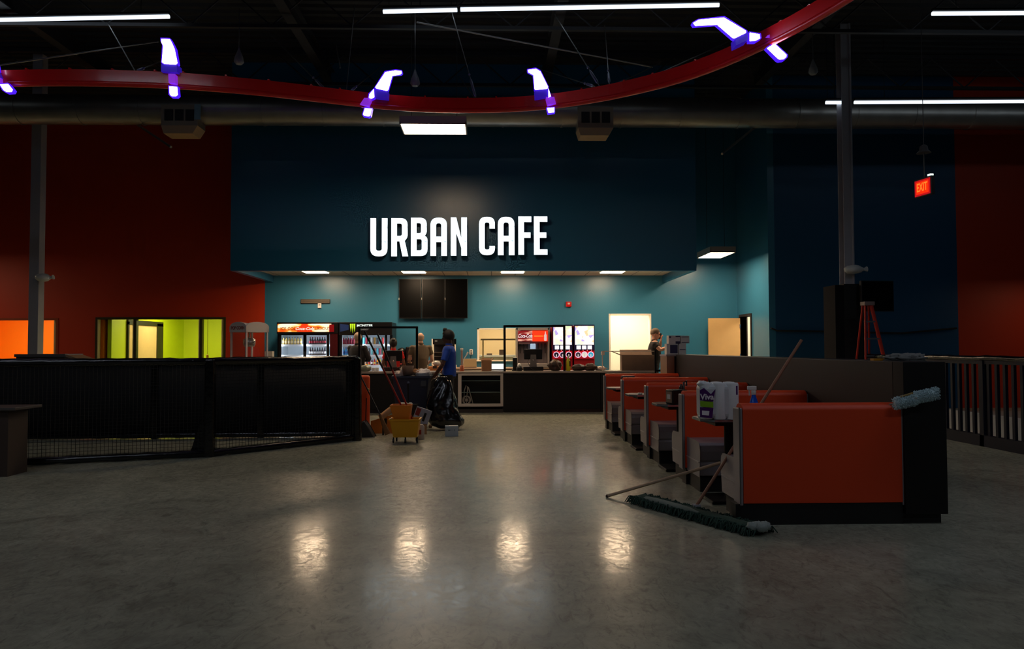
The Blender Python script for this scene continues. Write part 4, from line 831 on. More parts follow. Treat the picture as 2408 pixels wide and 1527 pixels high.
# ================================================================ PEOPLE
def skin(c): return mat('skin_%d_%d_%d' % c, c, .55, bump=.05, bscale=80)
def remesh(o, v=.008, smooth=4):
    m = o.modifiers.new('fuse', 'REMESH'); m.mode = 'VOXEL'; m.voxel_size = v; m.use_smooth_shade = True
    s = o.modifiers.new('relax', 'SMOOTH'); s.iterations = smooth; s.factor = .5
    return o
def person(label, loc, rz, H_, skinc, hair, arms, head_yaw=0., head_tilt=0., legs=None, lean=0., top=None, pants=None, sleeve=.55, hairkind='short', belly=0., wide=1.):
    """arms: [(elbow, wrist)] left/right in local space facing -Y, scaled to H_=1.75"""
    k = H_/1.75; t = thing('person', label, 'person', loc, rz); V = lambda *p: Vector(p)*k
    def L(p):            # lean of the upper body about the hips
        p = Vector(p); 
        if p.z > .95: dz = p.z-.95; p = Vector((p.x, p.y-dz*math.sin(lean), .95+dz*math.cos(lean)))
        return p*k
    mb = MB(); W_ = wide
    tor = [(.90, .145, .10), (.98, .155, .115), (1.06, .14, .11+belly*.6), (1.15, .145, .112+belly), (1.26, .165, .118+belly*.5), (1.36, .175, .115), (1.43, .15, .095), (1.475, .085, .07), (1.50, .058, .058), (1.56, .054, .056)]
    def torso(mb, g=0., zmin=0, zmax=9):
        q = [(z, a*W_, b_) for z, a, b_ in tor if zmin <= z <= zmax]
        mb.sweep([L((0, .005, z)) for z, a, b_ in q], [((a+g)*k, (b_+g)*k) for z, a, b_ in q], 24, ref=(1, 0, 0))
    torso(mb)
    hr = Matrix.Rotation(head_yaw, 4, 'Z') @ Matrix.Rotation(head_tilt, 4, 'X'); hc = L((0, -.01, 1.645))
    def hp(p): return hc+(hr.to_3x3() @ (Vector(p)*k))
    M3 = hr.to_3x3().to_4x4()
    mb.ball(hc+hr.to_3x3() @ V(0, .012, .02), (.078*k, .098*k, .10*k), 24, 18, M=M3)         # skull
    mb.ball(hp((0, -.03, -.045)), (.056*k, .062*k, .068*k), 20, 14, M=M3)                    # jaw and face
    mb.ball(hp((0, -.075, -.088)), (.022*k, .018*k, .018*k), 12, 8, M=M3)                    # chin
    mb.sweep([hp((0, -.088, .018)), hp((0, -.104, -.012)), hp((0, -.114, -.030)), hp((0, -.094, -.038))], [.008*k, .011*k, .014*k, .010*k], 8)   # nose
    mb.ball(hp((0, -.086, .035)), (.048*k, .014*k, .010*k), 12, 8, M=M3)                     # brow
    mb.ball(hp((0, -.092, -.056)), (.024*k, .010*k, .006*k), 10, 6, M=M3); mb.ball(hp((0, -.090, -.067)), (.021*k, .010*k, .007*k), 10, 6, M=M3)
    for s in (-1, 1): mb.ball(hp((s*.078, .012, -.01)), (.010*k, .018*k, .030*k), 10, 8, M=M3)   # ears
    mb.sweep([L((0, .01, 1.45)), hp((0, .01, -.05))], [.058*k, .056*k], 14)
    for s, (el, wr) in zip((-1, 1), arms):
        sh = (s*.185*W_, .01, 1.405); el = Vector(el); wr = Vector(wr)
        A, B, W = L(sh), el*k, wr*k
        mb.ball(A, .058*k, 14, 10); mb.sweep([L((s*.12, 0, 1.41)), A, A.lerp(B, .5), B], [.055*k, .054*k, .047*k, .038*k], 14)
        mb.sweep([B, B.lerp(W, .3), W], [.038*k, .040*k, .026*k], 14)
        d = (W-B).normalized(); ref = Vector((0, 0, 1)) if abs(d.z) < .8 else Vector((0, -1, 0)); sd = d.cross(ref).normalized()*s; nr = d.cross(sd).normalized()
        mb.sweep([W-d*.01*k, W+d*.045*k, W+d*.088*k], [(.016*k, .024*k), (.017*k, .038*k), (.014*k, .036*k)], 12, ref=nr)
        for f, (o_, ln) in enumerate(((-.029, .066), (-.010, .076), (.010, .072), (.028, .056))):
            b0 = W+d*.082*k+sd*o_*k; c1 = b0+d*ln*.5*k; c2 = c1+(d*.8-nr*.5*(1 if s > 0 else -1)).normalized()*ln*.5*k
            mb.sweep([b0, c1, c2], [.0092*k, .0085*k, .0065*k], 8); mb.ball(c2, .0065*k, 8, 6)
        th = W+d*.03*k-sd*.03*k; mb.sweep([th, th+(d*.6-sd*.7).normalized()*.035*k, th+(d*.9-sd*.4).normalized()*.062*k], [.012*k, .010*k, .008*k], 8)
    legs = legs or [((-.10, -.02, .50), (-.11, .03, .08)), ((.10, -.02, .50), (.11, .03, .08))]
    def leg(mb, g=0., lo=1.):
        for s, (kn, an) in zip((-1, 1), legs):
            hip = Vector((s*.088, 0, .92))*k; K = Vector(kn)*k; A = Vector(an)*k
            mb.sweep([hip, hip.lerp(K, .35), hip.lerp(K, .75), K, K.lerp(A, .3), K.lerp(A, .98)], [(.088+g)*k, (.084+g)*k, (.062+g)*k, (.055+g)*k, (.056+g)*k, (.038+g*1.6)*k], 16)
    leg(mb)
    body = remesh(mb.out('body', skin(skinc), t), .008)
    # clothing
    if top:
        mb = MB(); torso(mb, .016, .96, 1.49); mb.sweep([L((0, .005, z)) for z in (.90, .98)], [((.168)*W_*k, .13*k)]*2, 24, ref=(1, 0, 0))
        for s, (el, wr) in zip((-1, 1), arms):
            sh = L((s*.185*W_, .01, 1.41)); B = Vector(el)*k; W = Vector(wr)*k; mb.ball(sh, .068*k, 14, 10)
            e = sh.lerp(B, min(sleeve, 1)); mb.sweep([L((s*.1, 0, 1.41)), sh, sh.lerp(e, .5), e], [.066*k, .067*k, .065*k, .064*k], 14)
            if sleeve > 1: mb.sweep([B, W-(W-B).normalized()*.02], [.05*k, .038*k], 12)
        remesh(mb.out('shirt', top, t), .010, 3)
        mb = MB(); mb.sweep([L((0, .008, 1.475)), L((0, .012, 1.525))], [.069*k, .064*k], 16); mb.out('collar', top, t)
    mb = MB(); leg(mb, .012); mb.sweep([Vector((0, .005, z))*k for z in (.86, .93, 1.0)], [(.155*W_*k, .118*k), (.165*W_*k, .128*k), (.158*W_*k, .122*k)], 22, ref=(1, 0, 0)); remesh(mb.out('trousers', pants, t), .011, 3)
    for s, (kn, an) in zip((-1, 1), legs):
        a = Vector(an)*k; mb = MB(); mb.sweep([a+V(0, .05, -.03), a+V(0, -.02, -.03), a+V(0, -.12, -.048), a+V(0, -.185, -.056)], [(.05*k, .04*k), (.055*k, .043*k), (.034*k, .047*k), (.022*k, .035*k)], 14); mb.out('shoe', blackp, t)
    # hair
    hm, kind = hair; mb = MB()
    def cap(fr, g, zb):
        vs = MB().ball((0, .014, .024), (.083+g, .104+g, .106+g), 28, 20, fn=lambda q: 1+.025*wn(q, 9)); keep = []
        for i, f in enumerate(vs.f):
            c = sum((Vector(vs.v[j]) for j in f), Vector())/len(f)
            if c.y > fr+(-.04 if c.z > .07 else 0) and c.z > zb-(c.y*.35): keep.append(f)
        return vs, keep
    if kind == 'bald': vs, kf = cap(-.03, 0, -.02); kf = [f for f in kf if sum(vs.v[j][2] for j in f)/len(f) < .075]
    elif kind == 'crop': vs, kf = cap(-.055, .002, .0)
    else: vs, kf = cap(-.05, .016, -.04)
    mb.add([hp(v) for v in vs.v], kf, True)
    o = mb.out('hair', hm, t); sd_ = o.modifiers.new('thick', 'SOLIDIFY'); sd_.thickness = .012*k; sd_.offset = -1
    if kind == 'bun': MB().ball(hp((0, -.035, .14)), (.040*k, .046*k, .042*k), fn=lambda q: 1+.12*wn(q, 7)).out('hair_bun', hm, t)
    if kind == 'lowbun': MB().ball(hp((0, .08, .105)), (.05*k, .05*k, .045*k), fn=lambda q: 1+.1*wn(q, 7)).out('hair_bun', hm, t)
    mb = MB()
    for s in (-1, 1): mb.ball(hp((s*.030, -.079, .008)), .011*k, 10, 8)
    mb.out('eyes', mat('eye_dark', (40, 30, 28), .2), t)
    return t, hp, L, k
grey_h = mat('grey_hair', (176, 150, 126), .7, bump=.4, bscale=120); blk_h = mat('black_hair', (14, 12, 12), .6, bump=.4, bscale=120); brn_h = mat('greying_brown_hair', (110, 90, 70), .7, bump=.4, bscale=120)
jeans = mat('dark_trousers', (34, 32, 38), .8, bump=.15); 
dp = DF+1.05
person('grey-haired person in a black shirt with folded arms at the left of the counter', (X(841, dp), dp, 0), PI-.5, 1.76, (176, 130, 105), (grey_h, 'crop'), [((-.25, -.10, 1.14), (-.02, -.22, 1.13)), ((.25, -.10, 1.14), (.02, -.20, 1.19))], head_yaw=.3, top=mat('black_shirt', (20, 19, 22), .8, bump=.2), pants=jeans, sleeve=1.2, wide=1.12, belly=.03)
dp = DF+1.1
person('dark-haired woman in a red shirt, back turned, behind the left register', (X(925, dp), dp, 0), PI+.15, 1.62, (140, 92, 70), (blk_h, 'lowbun'), [((-.27, -.06, 1.12), (-.3, -.3, 1.08)), ((.26, -.05, 1.12), (.2, -.28, 1.05))], head_tilt=-.2, top=mat('bright_red_shirt', (215, 28, 26), .8, bump=.2), pants=jeans, sleeve=.5)
dp = DF+1.05
person('balding grey man in an olive shirt, back turned, behind the counter', (X(990, dp), dp, 0), PI+.3, 1.76, (185, 140, 115), (grey_h, 'bald'), [((-.27, -.04, 1.13), (-.22, -.28, 1.05)), ((.27, -.05, 1.13), (.2, -.28, 1.08))], head_yaw=.0, head_tilt=-.15, top=mat('olive_shirt', (84, 70, 52), .85, bump=.2), pants=mat('khaki_trousers', (120, 98, 76), .85, bump=.15), sleeve=.55, wide=1.1, belly=.05, lean=.08)
dp = 13.9
bl, hp_, L_, kk = person('person in a royal blue shirt with a topknot, walking left with a black bag', (X(1056, dp), dp, 0), -PI/2-.12, 1.72, (96, 60, 46), (blk_h, 'bun'), [((-.27, -.02, 1.13), (-.20, -.22, .93)), ((.25, -.08, 1.12), (.14, -.27, .90))], head_yaw=.0, head_tilt=.12, top=mat('royal_blue_shirt', (28, 74, 178), .75, bump=.2, bscale=30), pants=mat('black_trousers', (16, 16, 20), .8, bump=.15), sleeve=.72, wide=1.0, lean=.02, legs=[((-.10, -.10, .50), (-.10, -.10, .08)), ((.10, .04, .50), (.10, .18, .10))])
MB().box(-.04, .04, -.004, .004, -.05, .05).out('white_shirt_print', mat('print_white', (190, 200, 220), .7), bl).location = (-.245*kk, -.03*kk, 1.27*kk); bpy.data.objects['white_shirt_print'].rotation_euler = (0, 0, PI/2)
dp = DF+1.0
m5, hp5, L5, k5 = person('grey-haired man in a black polo on the phone, reaching to the white boxes', (X(1537, dp), dp, 0), PI/2-.15, 1.84, (232, 172, 140), (brn_h, 'crop'), [((-.27, -.13, 1.29), (-.24, -.40, 1.39)), ((.25, -.14, 1.28), (.10, -.17, 1.50))], head_yaw=.05, head_tilt=.28, top=mat('black_polo', (28, 24, 24), .8, bump=.2), pants=jeans, sleeve=.5, wide=1.12, belly=.03, lean=.05)
q = m5.matrix_basis @ Vector((.105*k5, -.15*k5, 1.60*k5)); t = thing('mobile_phone', 'dark mobile phone held to the ear of the man in the black polo', 'phone', q, PI/2-.15); MB().box(-.006, .006, -.035, .035, -.07, .07).out('phone_body', blackp, t, bevel=.003)
# ================================================================ BOOTHS
ys = [5.86, 7.63, 9.40, 11.15, 12.90]; BX0 = X(1741, 5.86); BX1 = X(2118, 5.86); BW = BX1-BX0; BT = .165
toe = mat('black_toe_kick', (17, 16, 16), .55)
def booth(first, last):
    t = thing('booth_bench', None, 'booth', (BX0, 0, 0)); zb, zt = .17, .957
    def back(y0, y1):
        n_ = 18; mb = MB(); pr = []
        for j in range(n_+1): a = PI*j/n_; pr.append(((y0+y1)/2-math.cos(a)*(y1-y0)/2, zt-.055+math.sin(a)*.055))
        mb.prism([(y1, zb)]+[(y0, zb)]+pr, .012, BW-.004, 'x'); return mb
    back(.0, BT).out('backrest', redvinyl, t, bevel=.004)
    MB().box(-.016, .012, .0, BT, zb-.02, zt-.035).out('end_panel', greyvinyl, t, bevel=.012, seg=3); MB().box(BW-.006, BW+.004, 0, BT, zb-.02, zt-.035).out('end_panel', greyvinyl, t)
    mb = MB(); mb.box(-.02, -.012, -.004, .006, zb, zt-.03); mb.out('edge_trim', mat('pewter_trim', (130, 128, 130), .3, .8), t)
    for side in ((1,) if first else ((-1,) if last else (-1, 1))):
        y = lambda v: (BT+v) if side > 0 else -v
        # seat: rounded front and soft corners, seam half way down the side
        pr = [(0, .16), (.44, .16), (.455, .28), (.44, .295), (.465, .31), (.47, .40), (.455, .45), (.42, .475), (.36, .482), (0, .482)]
        mb = MB(); mb.prism([(y(a), b_) for a, b_ in pr], .03, BW, 'x'); s = mb.out('seat', greyvinyl, t, bevel=.016, seg=3)
        MB().box(.022, .031, min(y(0), y(.45)), max(y(0), y(.45)), .291, .299).out('piping', mat('light_piping', (170, 165, 165), .35), s)
        MB().box(.05, BW, min(y(0), y(.40)), max(y(0), y(.40)), 0, .16).out('toe_kick', toe, t)
    MB().box(.02 if not first else -.05, BW+.0, .01, BT, 0, .165).out('base', toe, t); return t
labs = ['nearest red booth back facing the viewer, its end panel grey, mop handles leaning beside it', 'second booth from the viewer, double-sided red back with grey seats, behind the paper towels', 'third booth from the viewer, double-sided red back with grey seats', 'fourth booth from the viewer, double-sided red back with grey seats', 'farthest booth of the row, red back nearest the serving counter']
b1 = booth(True, False); b1.location = (BX0, ys[0], 0)
b2 = booth(False, False); b2.location = (BX0, ys[1], 0)
b3 = dup(b2, (BX0, ys[2], 0)); b4 = dup(b2, (BX0, ys[3], 0)); b5 = booth(False, True); b5.location = (BX0, ys[4], 0)
for b_, l in zip((b1, b2, b3, b4, b5), labs): b_['label'] = l; b_['group'] = 'row of booths'
# black toe base that shows under the nearest booth
# tables
ttop = mat('dark_speckled_table', (62, 62, 66), .3, var=.25, vscale=60); silver = mat('silver_table_edge', (170, 175, 180), .25, .8)
def table(y):
    t = thing('booth_table', None, 'table', (BX0-.09, y, 0)); hw = .23; L_ = BW+.08
    pl = [(0, -hw+.1), (.1, -hw), (L_, -hw), (L_, hw), (.1, hw), (0, hw-.1)]
    MB().prism(pl, .735, .762, 'z').out('tabletop', ttop, t, bevel=.003)
    pl2 = [(-.006, -hw+.098), (.098, -hw-.006), (L_, -hw-.006), (L_, hw+.006), (.098, hw+.006), (-.006, hw-.098)]
    MB().prism(pl2, .74, .757, 'z').out('table_edge', silver, t)
    mb = MB(); mb.cyl((.30, 0, .03), (.30, 0, .735), .045, n=20); mb.box(.12, .48, -.18, .18, .7, .735); mb.out('pedestal', blackm, t)
    MB().box(.08, .52, -.2, .2, 0, .03).out('foot_plate', blackm, t, bevel=.01); return t
tl = ['booth table nearest the viewer, carrying the paper towels and blue spray bottle', 'second booth table from the viewer, carrying the black napkin dispenser', 'third booth table from the viewer, with a small cap on it', 'farthest booth table, carrying the small black condiment holder']
ty = [(ys[i]+BT+ys[i+1])/2 for i in range(4)]
tt = table(ty[0]); tabs = [tt]+[dup(tt, (BX0-.09, y, 0)) for y in ty[1:]]
for a, l in zip(tabs, tl): a['label'] = l; a['group'] = 'booth tables'
TZ = .763
# paper towel pack
t = thing('paper_towel_pack', 'big plastic-wrapped pack of white paper towel rolls on the nearest table', 'paper towels', (X(1683, 6.72), 6.72, TZ), rz=-.12)
ptm = mat('white_pack_plastic', (205, 214, 218), .3, bump=.25, bscale=18)
mb = MB()
for i in range(3): 
    for j in range(2): mb.lathe([(.052, .0), (.056, .01), (.056, .312), (.05, .325), (.02, .328)], (-.10+i*.112, (-.085 if i else -.07)+j*.15, 0), 20)
mb.out('roll', mat('paper_white', (225, 230, 232), .7), t)
o = MB().box(-.165, .155, -.126, .126, 0, .318).out('wrap', ptm, t, bevel=.05, seg=4)
pur = mat('purple_print', (70, 20, 100), .35); gre = mat('lime_print', (130, 185, 40), .35)
MB().prism([(-.167, .02), (-.06, .012), (-.05, .10), (-.167, .11)], -.1345, -.132).out('purple_print', pur, t); MB().prism([(-.167, .17), (-.05, .16), (-.03, .27), (-.07, .225), (-.13, .28), (-.167, .26)], -.1345, -.132).out('purple_print', pur, t); MB().box(.12, .163, -.1345, -.132, .22, .3).out('purple_print', pur, t)
MB().prism([(-.165, .115), (-.05, .105), (-.05, .155), (-.165, .165)], -.1345, -.132).out('green_print', gre, t)
text('lettering', 'Viva', .07, (-.105, -.1375, .2), mat('white_print', (235, 235, 240), .4), t, .001, bold=.002)
MB().prism([(-.15, .04), (-.09, .035), (-.085, .075), (-.15, .08)], -.1365, -.1345).out('white_print', mat('white_print', (235, 235, 240), .4), t)
MB().ball((-.13, -.05, .31), (.05, .06, .03), fn=lambda q: 1+.3*wn(q, 6)).out('gathered_plastic', ptm, t)
# spray bottle
def spray(px, d, z, label, col):
    t = thing('spray_bottle', label, 'spray bottle', (X(px, d), d, z))
    MB().lathe([(.046, 0), (.055, .01), (.054, .08), (.036, .15), (.02, .2), (.018, .22)]).out('bottle', mat('spray_blue', col, .15), t)
    mb = MB(); mb.lathe([(.02, .215), (.022, .25), (.015, .262)]); mb.box(-.055, .022, -.016, .016, .26, .295); mb.box(-.045, -.033, -.008, .008, .21, .26); mb.out('trigger_head', white, t, bevel=.004); MB().box(-.03, .03, -.047, -.04, .03, .08).out('label_patch', mat('deep_blue_label', (20, 60, 170), .3), t); return t
spray(1771, 6.62, TZ, 'blue spray bottle with white trigger on the nearest booth table', (20, 90, 220))
t = thing('folded_cloth', 'small pale cloth on the nearest table left of the spray bottle', 'cloth', (X(1752, 6.62), 6.62, TZ)); MB().ball((0, 0, .02), (.05, .035, .025), fn=lambda q: 1+.3*wn(q, 5)).out('cloth', mat('dusty_blue_cloth', (110, 130, 160), .8), t)
# napkin dispenser, condiment holders
def dispenser(px, d, label, rz=.3):
    t = thing('napkin_dispenser', label, 'napkin dispenser', (X(px, d), d, TZ), rz)
    MB().box(-.075, .075, -.1, .1, 0, .165).out('case', blackp, t, bevel=.012, seg=3); MB().box(-.055, .055, -.106, -.1, .02, .145).out('steel_face', steel, t); MB().box(-.03, .03, -.11, -.104, .06, .11).out('napkin', white, t); return t
dispenser(1590, 8.45, 'black napkin dispenser on the second booth table', -1.2)
t = thing('condiment_caddy', 'dark condiment caddy behind the black napkin dispenser on the second table', 'caddy', (X(1607, 8.58), 8.58, TZ)); MB().box(-.06, .06, -.05, .05, 0, .1).out('tray', blackp, t); MB().sweep([(0, 0, .1), (0, 0, .24), (.03, 0, .26), (.03, 0, .2)], .012, 8).out('handle', blackp, t); MB().lathe([(.025, .1), (.025, .18), (.01, .22)], (-.03, 0, 0)).out('bottle', mat('dark_sauce', (60, 20, 14), .3), t)
t = thing('bottle_cap', 'tiny pale cap lying on the third booth table', 'cap', (X(1504, 10.2), 10.2, TZ)); MB().lathe([(.03, 0), (.032, .02), (.02, .025)]).out('cap', steel, t)
t = thing('condiment_holder', 'black condiment holder with pale rims on the farthest booth table', 'caddy', (X(1476, 12.0), 12.0, TZ)); MB().box(-.105, .105, -.06, .06, 0, .19).out('tray', blackp, t, bevel=.01); mb = MB(); mb.box(-.09, .09, -.065, -.06, .14, .165); mb.box(-.08, .08, -.067, -.06, .08, .11); mb.out('pale_band', pinkish, t)
# knee wall at the back of the booths
kz = 1.285; kth = X(2222, 5.84)-BX1
kw = mat('dark_brown_laminate', (29, 22, 24), .5, bump=.04, spec=.3)
t = thing('knee_wall', 'long dark brown half-height wall behind the booths ending in a black block', 'half wall', (BX1, ys[0], 0))
MB().box(.006, kth, .14, 13.15-ys[0], 0, kz).out('panel', kw, t, bevel=.004)
MB().box(.006, kth, -.02, .138, .08, kz).out('end_block', black, t, bevel=.004); MB().box(.006, kth-.03, .03, .14, 0, .08).out('toe_kick', toe, t)
# cleaning things lying on the half wall
t = thing('yellow_broom_board', 'yellow-edged flat board lying on top of the half wall', 'board', (X(2075, 6.4)+.02, 6.35, kz+.001)); MB().box(-.14, .16, -.03, .03, 0, .018).out('board', mat('amber_board', (205, 140, 20), .5), t)
t = thing('grey_rag', 'crumpled grey rag on top of the half wall beside the yellow board', 'rag', (X(2128, 6.3), 6.28, kz+.001)); MB().ball((0, 0, .018), (.17, .09, .045), 28, 16, fn=lambda q: 1+.35*wn(q, 7)).out('rag', mat('rag_grey', (110, 112, 110), .9, bump=.4), t)
# white boxes at the far end of the half wall
bz0 = kz+.001; bxm = mat('white_printed_box', (215, 208, 198), .6); bpr = mat('navy_box_print', (50, 44, 78), .5)
t = thing('end_cabinet', 'tan and dark cabinet at the far end of the half wall under the white boxes', 'cabinet', (X(1563, 13.35), 13.2, 0)); w = X(1600, 13.35)-X(1563, 13.35)
MB().box(0, w*.48, 0, .5, 0, kz-.03).out('tan_side', mat('tan_side_panel', (140, 108, 78), .5), t); MB().box(w*.48, w+.25, 0, .5, 0, kz-.03).out('dark_side', kw, t); MB().box(-.01, w+.26, -.01, .51, kz-.03, kz).out('top', ctop, t)
def wbox(a, c, y0, y1, d, dp_, label, prints, name='white_box'):
    x0, x1 = X(a, d), X(c, d); z0, z1 = Z(y1, d, 1590), Z(y0, d, 1590); dp_ = .16; t = thing(name, label, 'box', ((x0+x1)/2+.02, d, z0)); w = (x1-x0)/2
    MB().box(-w, w, 0, dp_, 0, z1-z0).out('box_body', bxm, t, bevel=.004)
    for u0, u1, v0, v1 in prints: MB().box(-w+2*w*u0, -w+2*w*u1, -.003, 0, (z1-z0)*v0, (z1-z0)*v1).out('printed_patch', bpr, t)
    return t
hb = Z(835, 13.3, 1590)
A_ = wbox(1565, 1592, 810, 835, 13.3, .3, 'lower left white box with a dark printed square, far end of half wall', [(.3, .95, .1, .9)]); A_.location.z = bz0
B_ = wbox(1594, 1611, 809, 835, 13.3, .3, 'lower right white box of the stack, far end of half wall', [(.1, .9, .4, .46)]); B_.location.z = bz0
C_ = wbox(1570, 1597, 790, 809.5, 13.3, .3, 'upper left white box with dark stripes stacked at the far end of the half wall', [(.6, 1, .0, .3), (.6, 1, .82, .97), (.05, .2, .7, .9)]); C_.location.z = bz0+(Z(810, 13.3)-Z(835, 13.3))+.001
D_ = wbox(1598.5, 1619, 790, 808, 13.3, .3, 'upper white box, right of the stack, overhanging the box below', [(.1, .9, .1, .16), (.1, .9, .8, .86)]); D_.location.z = bz0+(Z(809, 13.3)-Z(835, 13.3))+.001
t = thing('white_jug', 'small white jug left of the stacked white boxes', 'jug', (X(1565, 13.1)-.02, 13.3, bz0)); t.location.x = X(1563.5, 13.4)+.03; bpy.data.objects.remove(t)
# ================================================================ MOPS NEAR THE BOOTHS
wood = mat('worn_wood_handle', (200, 172, 142), .6, var=.1, vscale=20); wood2 = mat('brown_wood_handle', (150, 104, 80), .55, var=.1, vscale=20)
yarn = mat('dark_green_yarn', (36, 64, 54), .95, var=.3, vscale=30); yarnp = mat('grey_green_fabric', (112, 124, 116), .9, bump=.3)
A = PZ(1500, 1172, .03); B = PZ(1788, 1250, .03); Bm = PZ(1638, 1195, .05)
t = thing('dust_mop', 'large green dust mop on the floor before the booths, brown handle leaning up', 'mop', Bm)
d = (B-A); dn = d.normalized(); sdv = Vector((-dn.y, dn.x, 0)); mb = MB(); n_ = 26
mb.sweep([A+d*(i/n_)+Vector((0, 0, .005+.008*wn((i, 1, 2)))) for i in range(n_+1)], [((.03+.008*wn((i, 5, 1))) if 0 < i < n_ else .015, (.085+.015*wn((i*.7, 3, 3))) if 0 < i < n_ else .05) for i in range(n_+1)], 16, ref=(0, 0, 1)); mb.out('mop_core', yarn, t, world=True)
mb = MB()
for i in range(900):
    u = R.random(); s = R.choice((-1, 1)); p = A+d*u+sdv*s*R.uniform(.03, .075)+Vector((0, 0, R.uniform(.0, .03))); q1 = p+sdv*s*R.uniform(.02, .05)+dn*R.uniform(-.03, .03)+Vector((0, 0, R.uniform(.0, .015))); q2 = q1+sdv*s*R.uniform(.01, .04)+dn*R.uniform(-.025, .025); q2.z = R.uniform(.003, .012)
    mb.sweep([p, q1, q2], [.005, .0055, .004], 5)
mb.out('yarn_fringe', yarn, t, world=True, kind='stuff')
mb = MB(); pr = [A+d*u-sdv*.045+Vector((0, 0, .03)) for u in (.12, .2, .3, .4, .5, .58)]
if (A-sdv).y > A.y: pr = [A+d*u+sdv*.045+Vector((0, 0, .03)) for u in (.12, .2, .3, .4, .5, .58)]
mb.sweep(pr, [(.02, .035), (.026, .045), (.026, .045), (.026, .045), (.022, .04), (.006, .012)], 12, ref=(0, 0, 1)); mb.out('pale_fabric_top', yarnp, t, world=True)
mb = MB(); [mb.ball(B+Vector((a, b_, .035)), (.045, .04, .035), 14, 10, fn=lambda q: 1+.25*wn(q, 6)) for a, b_ in ((-.06, .0), (-.01, .02), (.0, -.03), (.04, .015))]; mb.out('pale_fringe_end', mat('pale_yarn', (150, 160, 155), .95, bump=.5), t, world=True)
top = PY(1885, 800, 6.50); top.y = 6.50
MB().sweep([Bm+Vector((0, 0, .02)), top], [.013, .013], 12).out('handle', wood2, t, world=True); MB().box(-.03, .03, -.03, .03, -.01, .03).out('swivel_joint', greymet, t)
hA = PZ(1428, 1167, .014); hB = PZ(1700, 1083, .40)
hB = PY(1704, 1083, 6.42+.0)
q = hA+(PY(1694, 1089, 6.75)-hA)*1.0
t = thing('broom_handle', 'pale wooden handle with its tip on the floor, leaning toward the nearest booth', 'handle', hA); MB().sweep([hA, q], [.014, .014], 12).out('shaft', wood, t, world=True); MB().ball((0, 0, 0), .016, 10, 8).out('rounded_tip', mat('dark_tip', (70, 50, 40), .5), t)
# fluffy duster over the booth back
A = PY(2104, 950, 5.80); B = PY(2203, 930, 5.72); t = thing('fluffy_duster', 'pale blue-green fluffy duster resting on the right end of the nearest booth back', 'duster', PY(2100, 952, 5.88))
fl = mat('pale_blue_fluff', (190, 214, 220), .95, bump=.6, bscale=60); mb = MB(); D = B-A
mb.sweep([A+D*(i/10)+Vector((0, 0, (.015 if i > 5 else 0))) for i in range(11)], [.025 if i in (0, 10) else .038+.008*wn((i, 2, 7)) for i in range(11)], 14)
for i in range(1500):
    u = R.random(); a = R.uniform(0, 2*PI); c = A+D*u+Vector((0, 0, .015 if u > .5 else 0)); ax = Vector((0, math.cos(a), math.sin(a))); e = R.uniform(.042, .056); s_ = Vector((R.uniform(-.012, .012), 0, 0))
    mb.sweep([c+ax*.03, c+ax*e+s_], [.005, .0028], 4)
mb.out('fluff', fl, t, world=True); MB().sweep([PY(2088, 953, 5.90)+Vector((0, 0, .0)), A+D*.45+Vector((0, -.045, .02))], .006, 8).out('wire_handle', mat('pale_wire', (170, 160, 150), .4), t, world=True)
MB().sweep([A+D*.12+Vector((0, -.01, .045)), A+D*.42+Vector((0, -.01, .055))], .009, 8).out('tan_core', mat('tan_core', (150, 125, 70), .6), t, world=True)
# ================================================================ RIGHT SIDE
dR = 14.0; x0, x1 = X(1966, dR), X(2036, dR); zt = Z(668, dR, 2000)
t = thing('boxed_column_base', 'tall black box around the foot of the right hand column', 'column box', ((x0+x1)/2, dR, 0)); w = (x1-x0)/2
MB().box(-w+.17, w, 0, .5, 0, zt).out('black_face', mat('matte_black_board', (10, 10, 11), .7), t); MB().box(-w, -w+.168, .0, .5, 0, zt-.02).out('grey_side', mat('brown_grey_board', (27, 26, 29), .9, spec=.1), t)
x0, x1 = X(2022, 13.9), X(2104, 13.9); z0, z1 = Z(733, 13.9, 2060), Z(661, 13.9, 2060)
t = thing('wall_television', 'large black television mounted beside the right hand column', 'television', ((x0+x1)/2, 13.85, (z0+z1)/2), .12); w, h = (x1-x0)/2, (z1-z0)/2
MB().box(-w, w, 0, .06, -h, h).out('case', mat('tv_black', (6, 6, 8), .5), t, bevel=.006); MB().box(-w+.02, w-.02, -.004, 0, -h+.02, h-.02).out('screen', mat('dark_screen', (3, 3, 4), .35, spec=.15), t); MB().box(-w+.02, -w+.2, .06, .16, -.1, .1).out('mount', blackm, t)
# red ladder
dl = 13.35; t = thing('step_ladder', 'orange-red step ladder standing behind the half wall at right', 'ladder', (X(2055, dl), dl, 0)); zt = Z(716, dl, 2045); lr = mat('ladder_red', (190, 38, 14), .5)
xa, xb = X(2036, dl)-X(2055, dl), X(2050, dl)-X(2055, dl); ba, bb = xa-.06, X(2100, dl)-X(2055, dl)+.05
mb = MB(); mb.sweep([(ba, -.1, 0), (xa, 0, zt)], (.02), 8); mb.sweep([(bb, -.1, 0), (xb, 0, zt)], .034, 8); mb.out('front_rail', lr, t)
mb = MB(); mb.sweep([(ba+.1, .75, 0), (xa, .08, zt)], .02, 8); mb.sweep([(bb-.12, .75, 0), (xb, .08, zt)], .02, 8); mb.out('rear_rail', lr, t)
for k_ in range(1, 7):
    f = k_/7.; MB().box(ba+(xa-ba)*f, bb+(xb-bb)*f, -.1*(1-f)-.03, -.1*(1-f)+.05, zt*f-.015, zt*f+.01).out('step', mat('ladder_step', (90, 90, 95), .5), t)
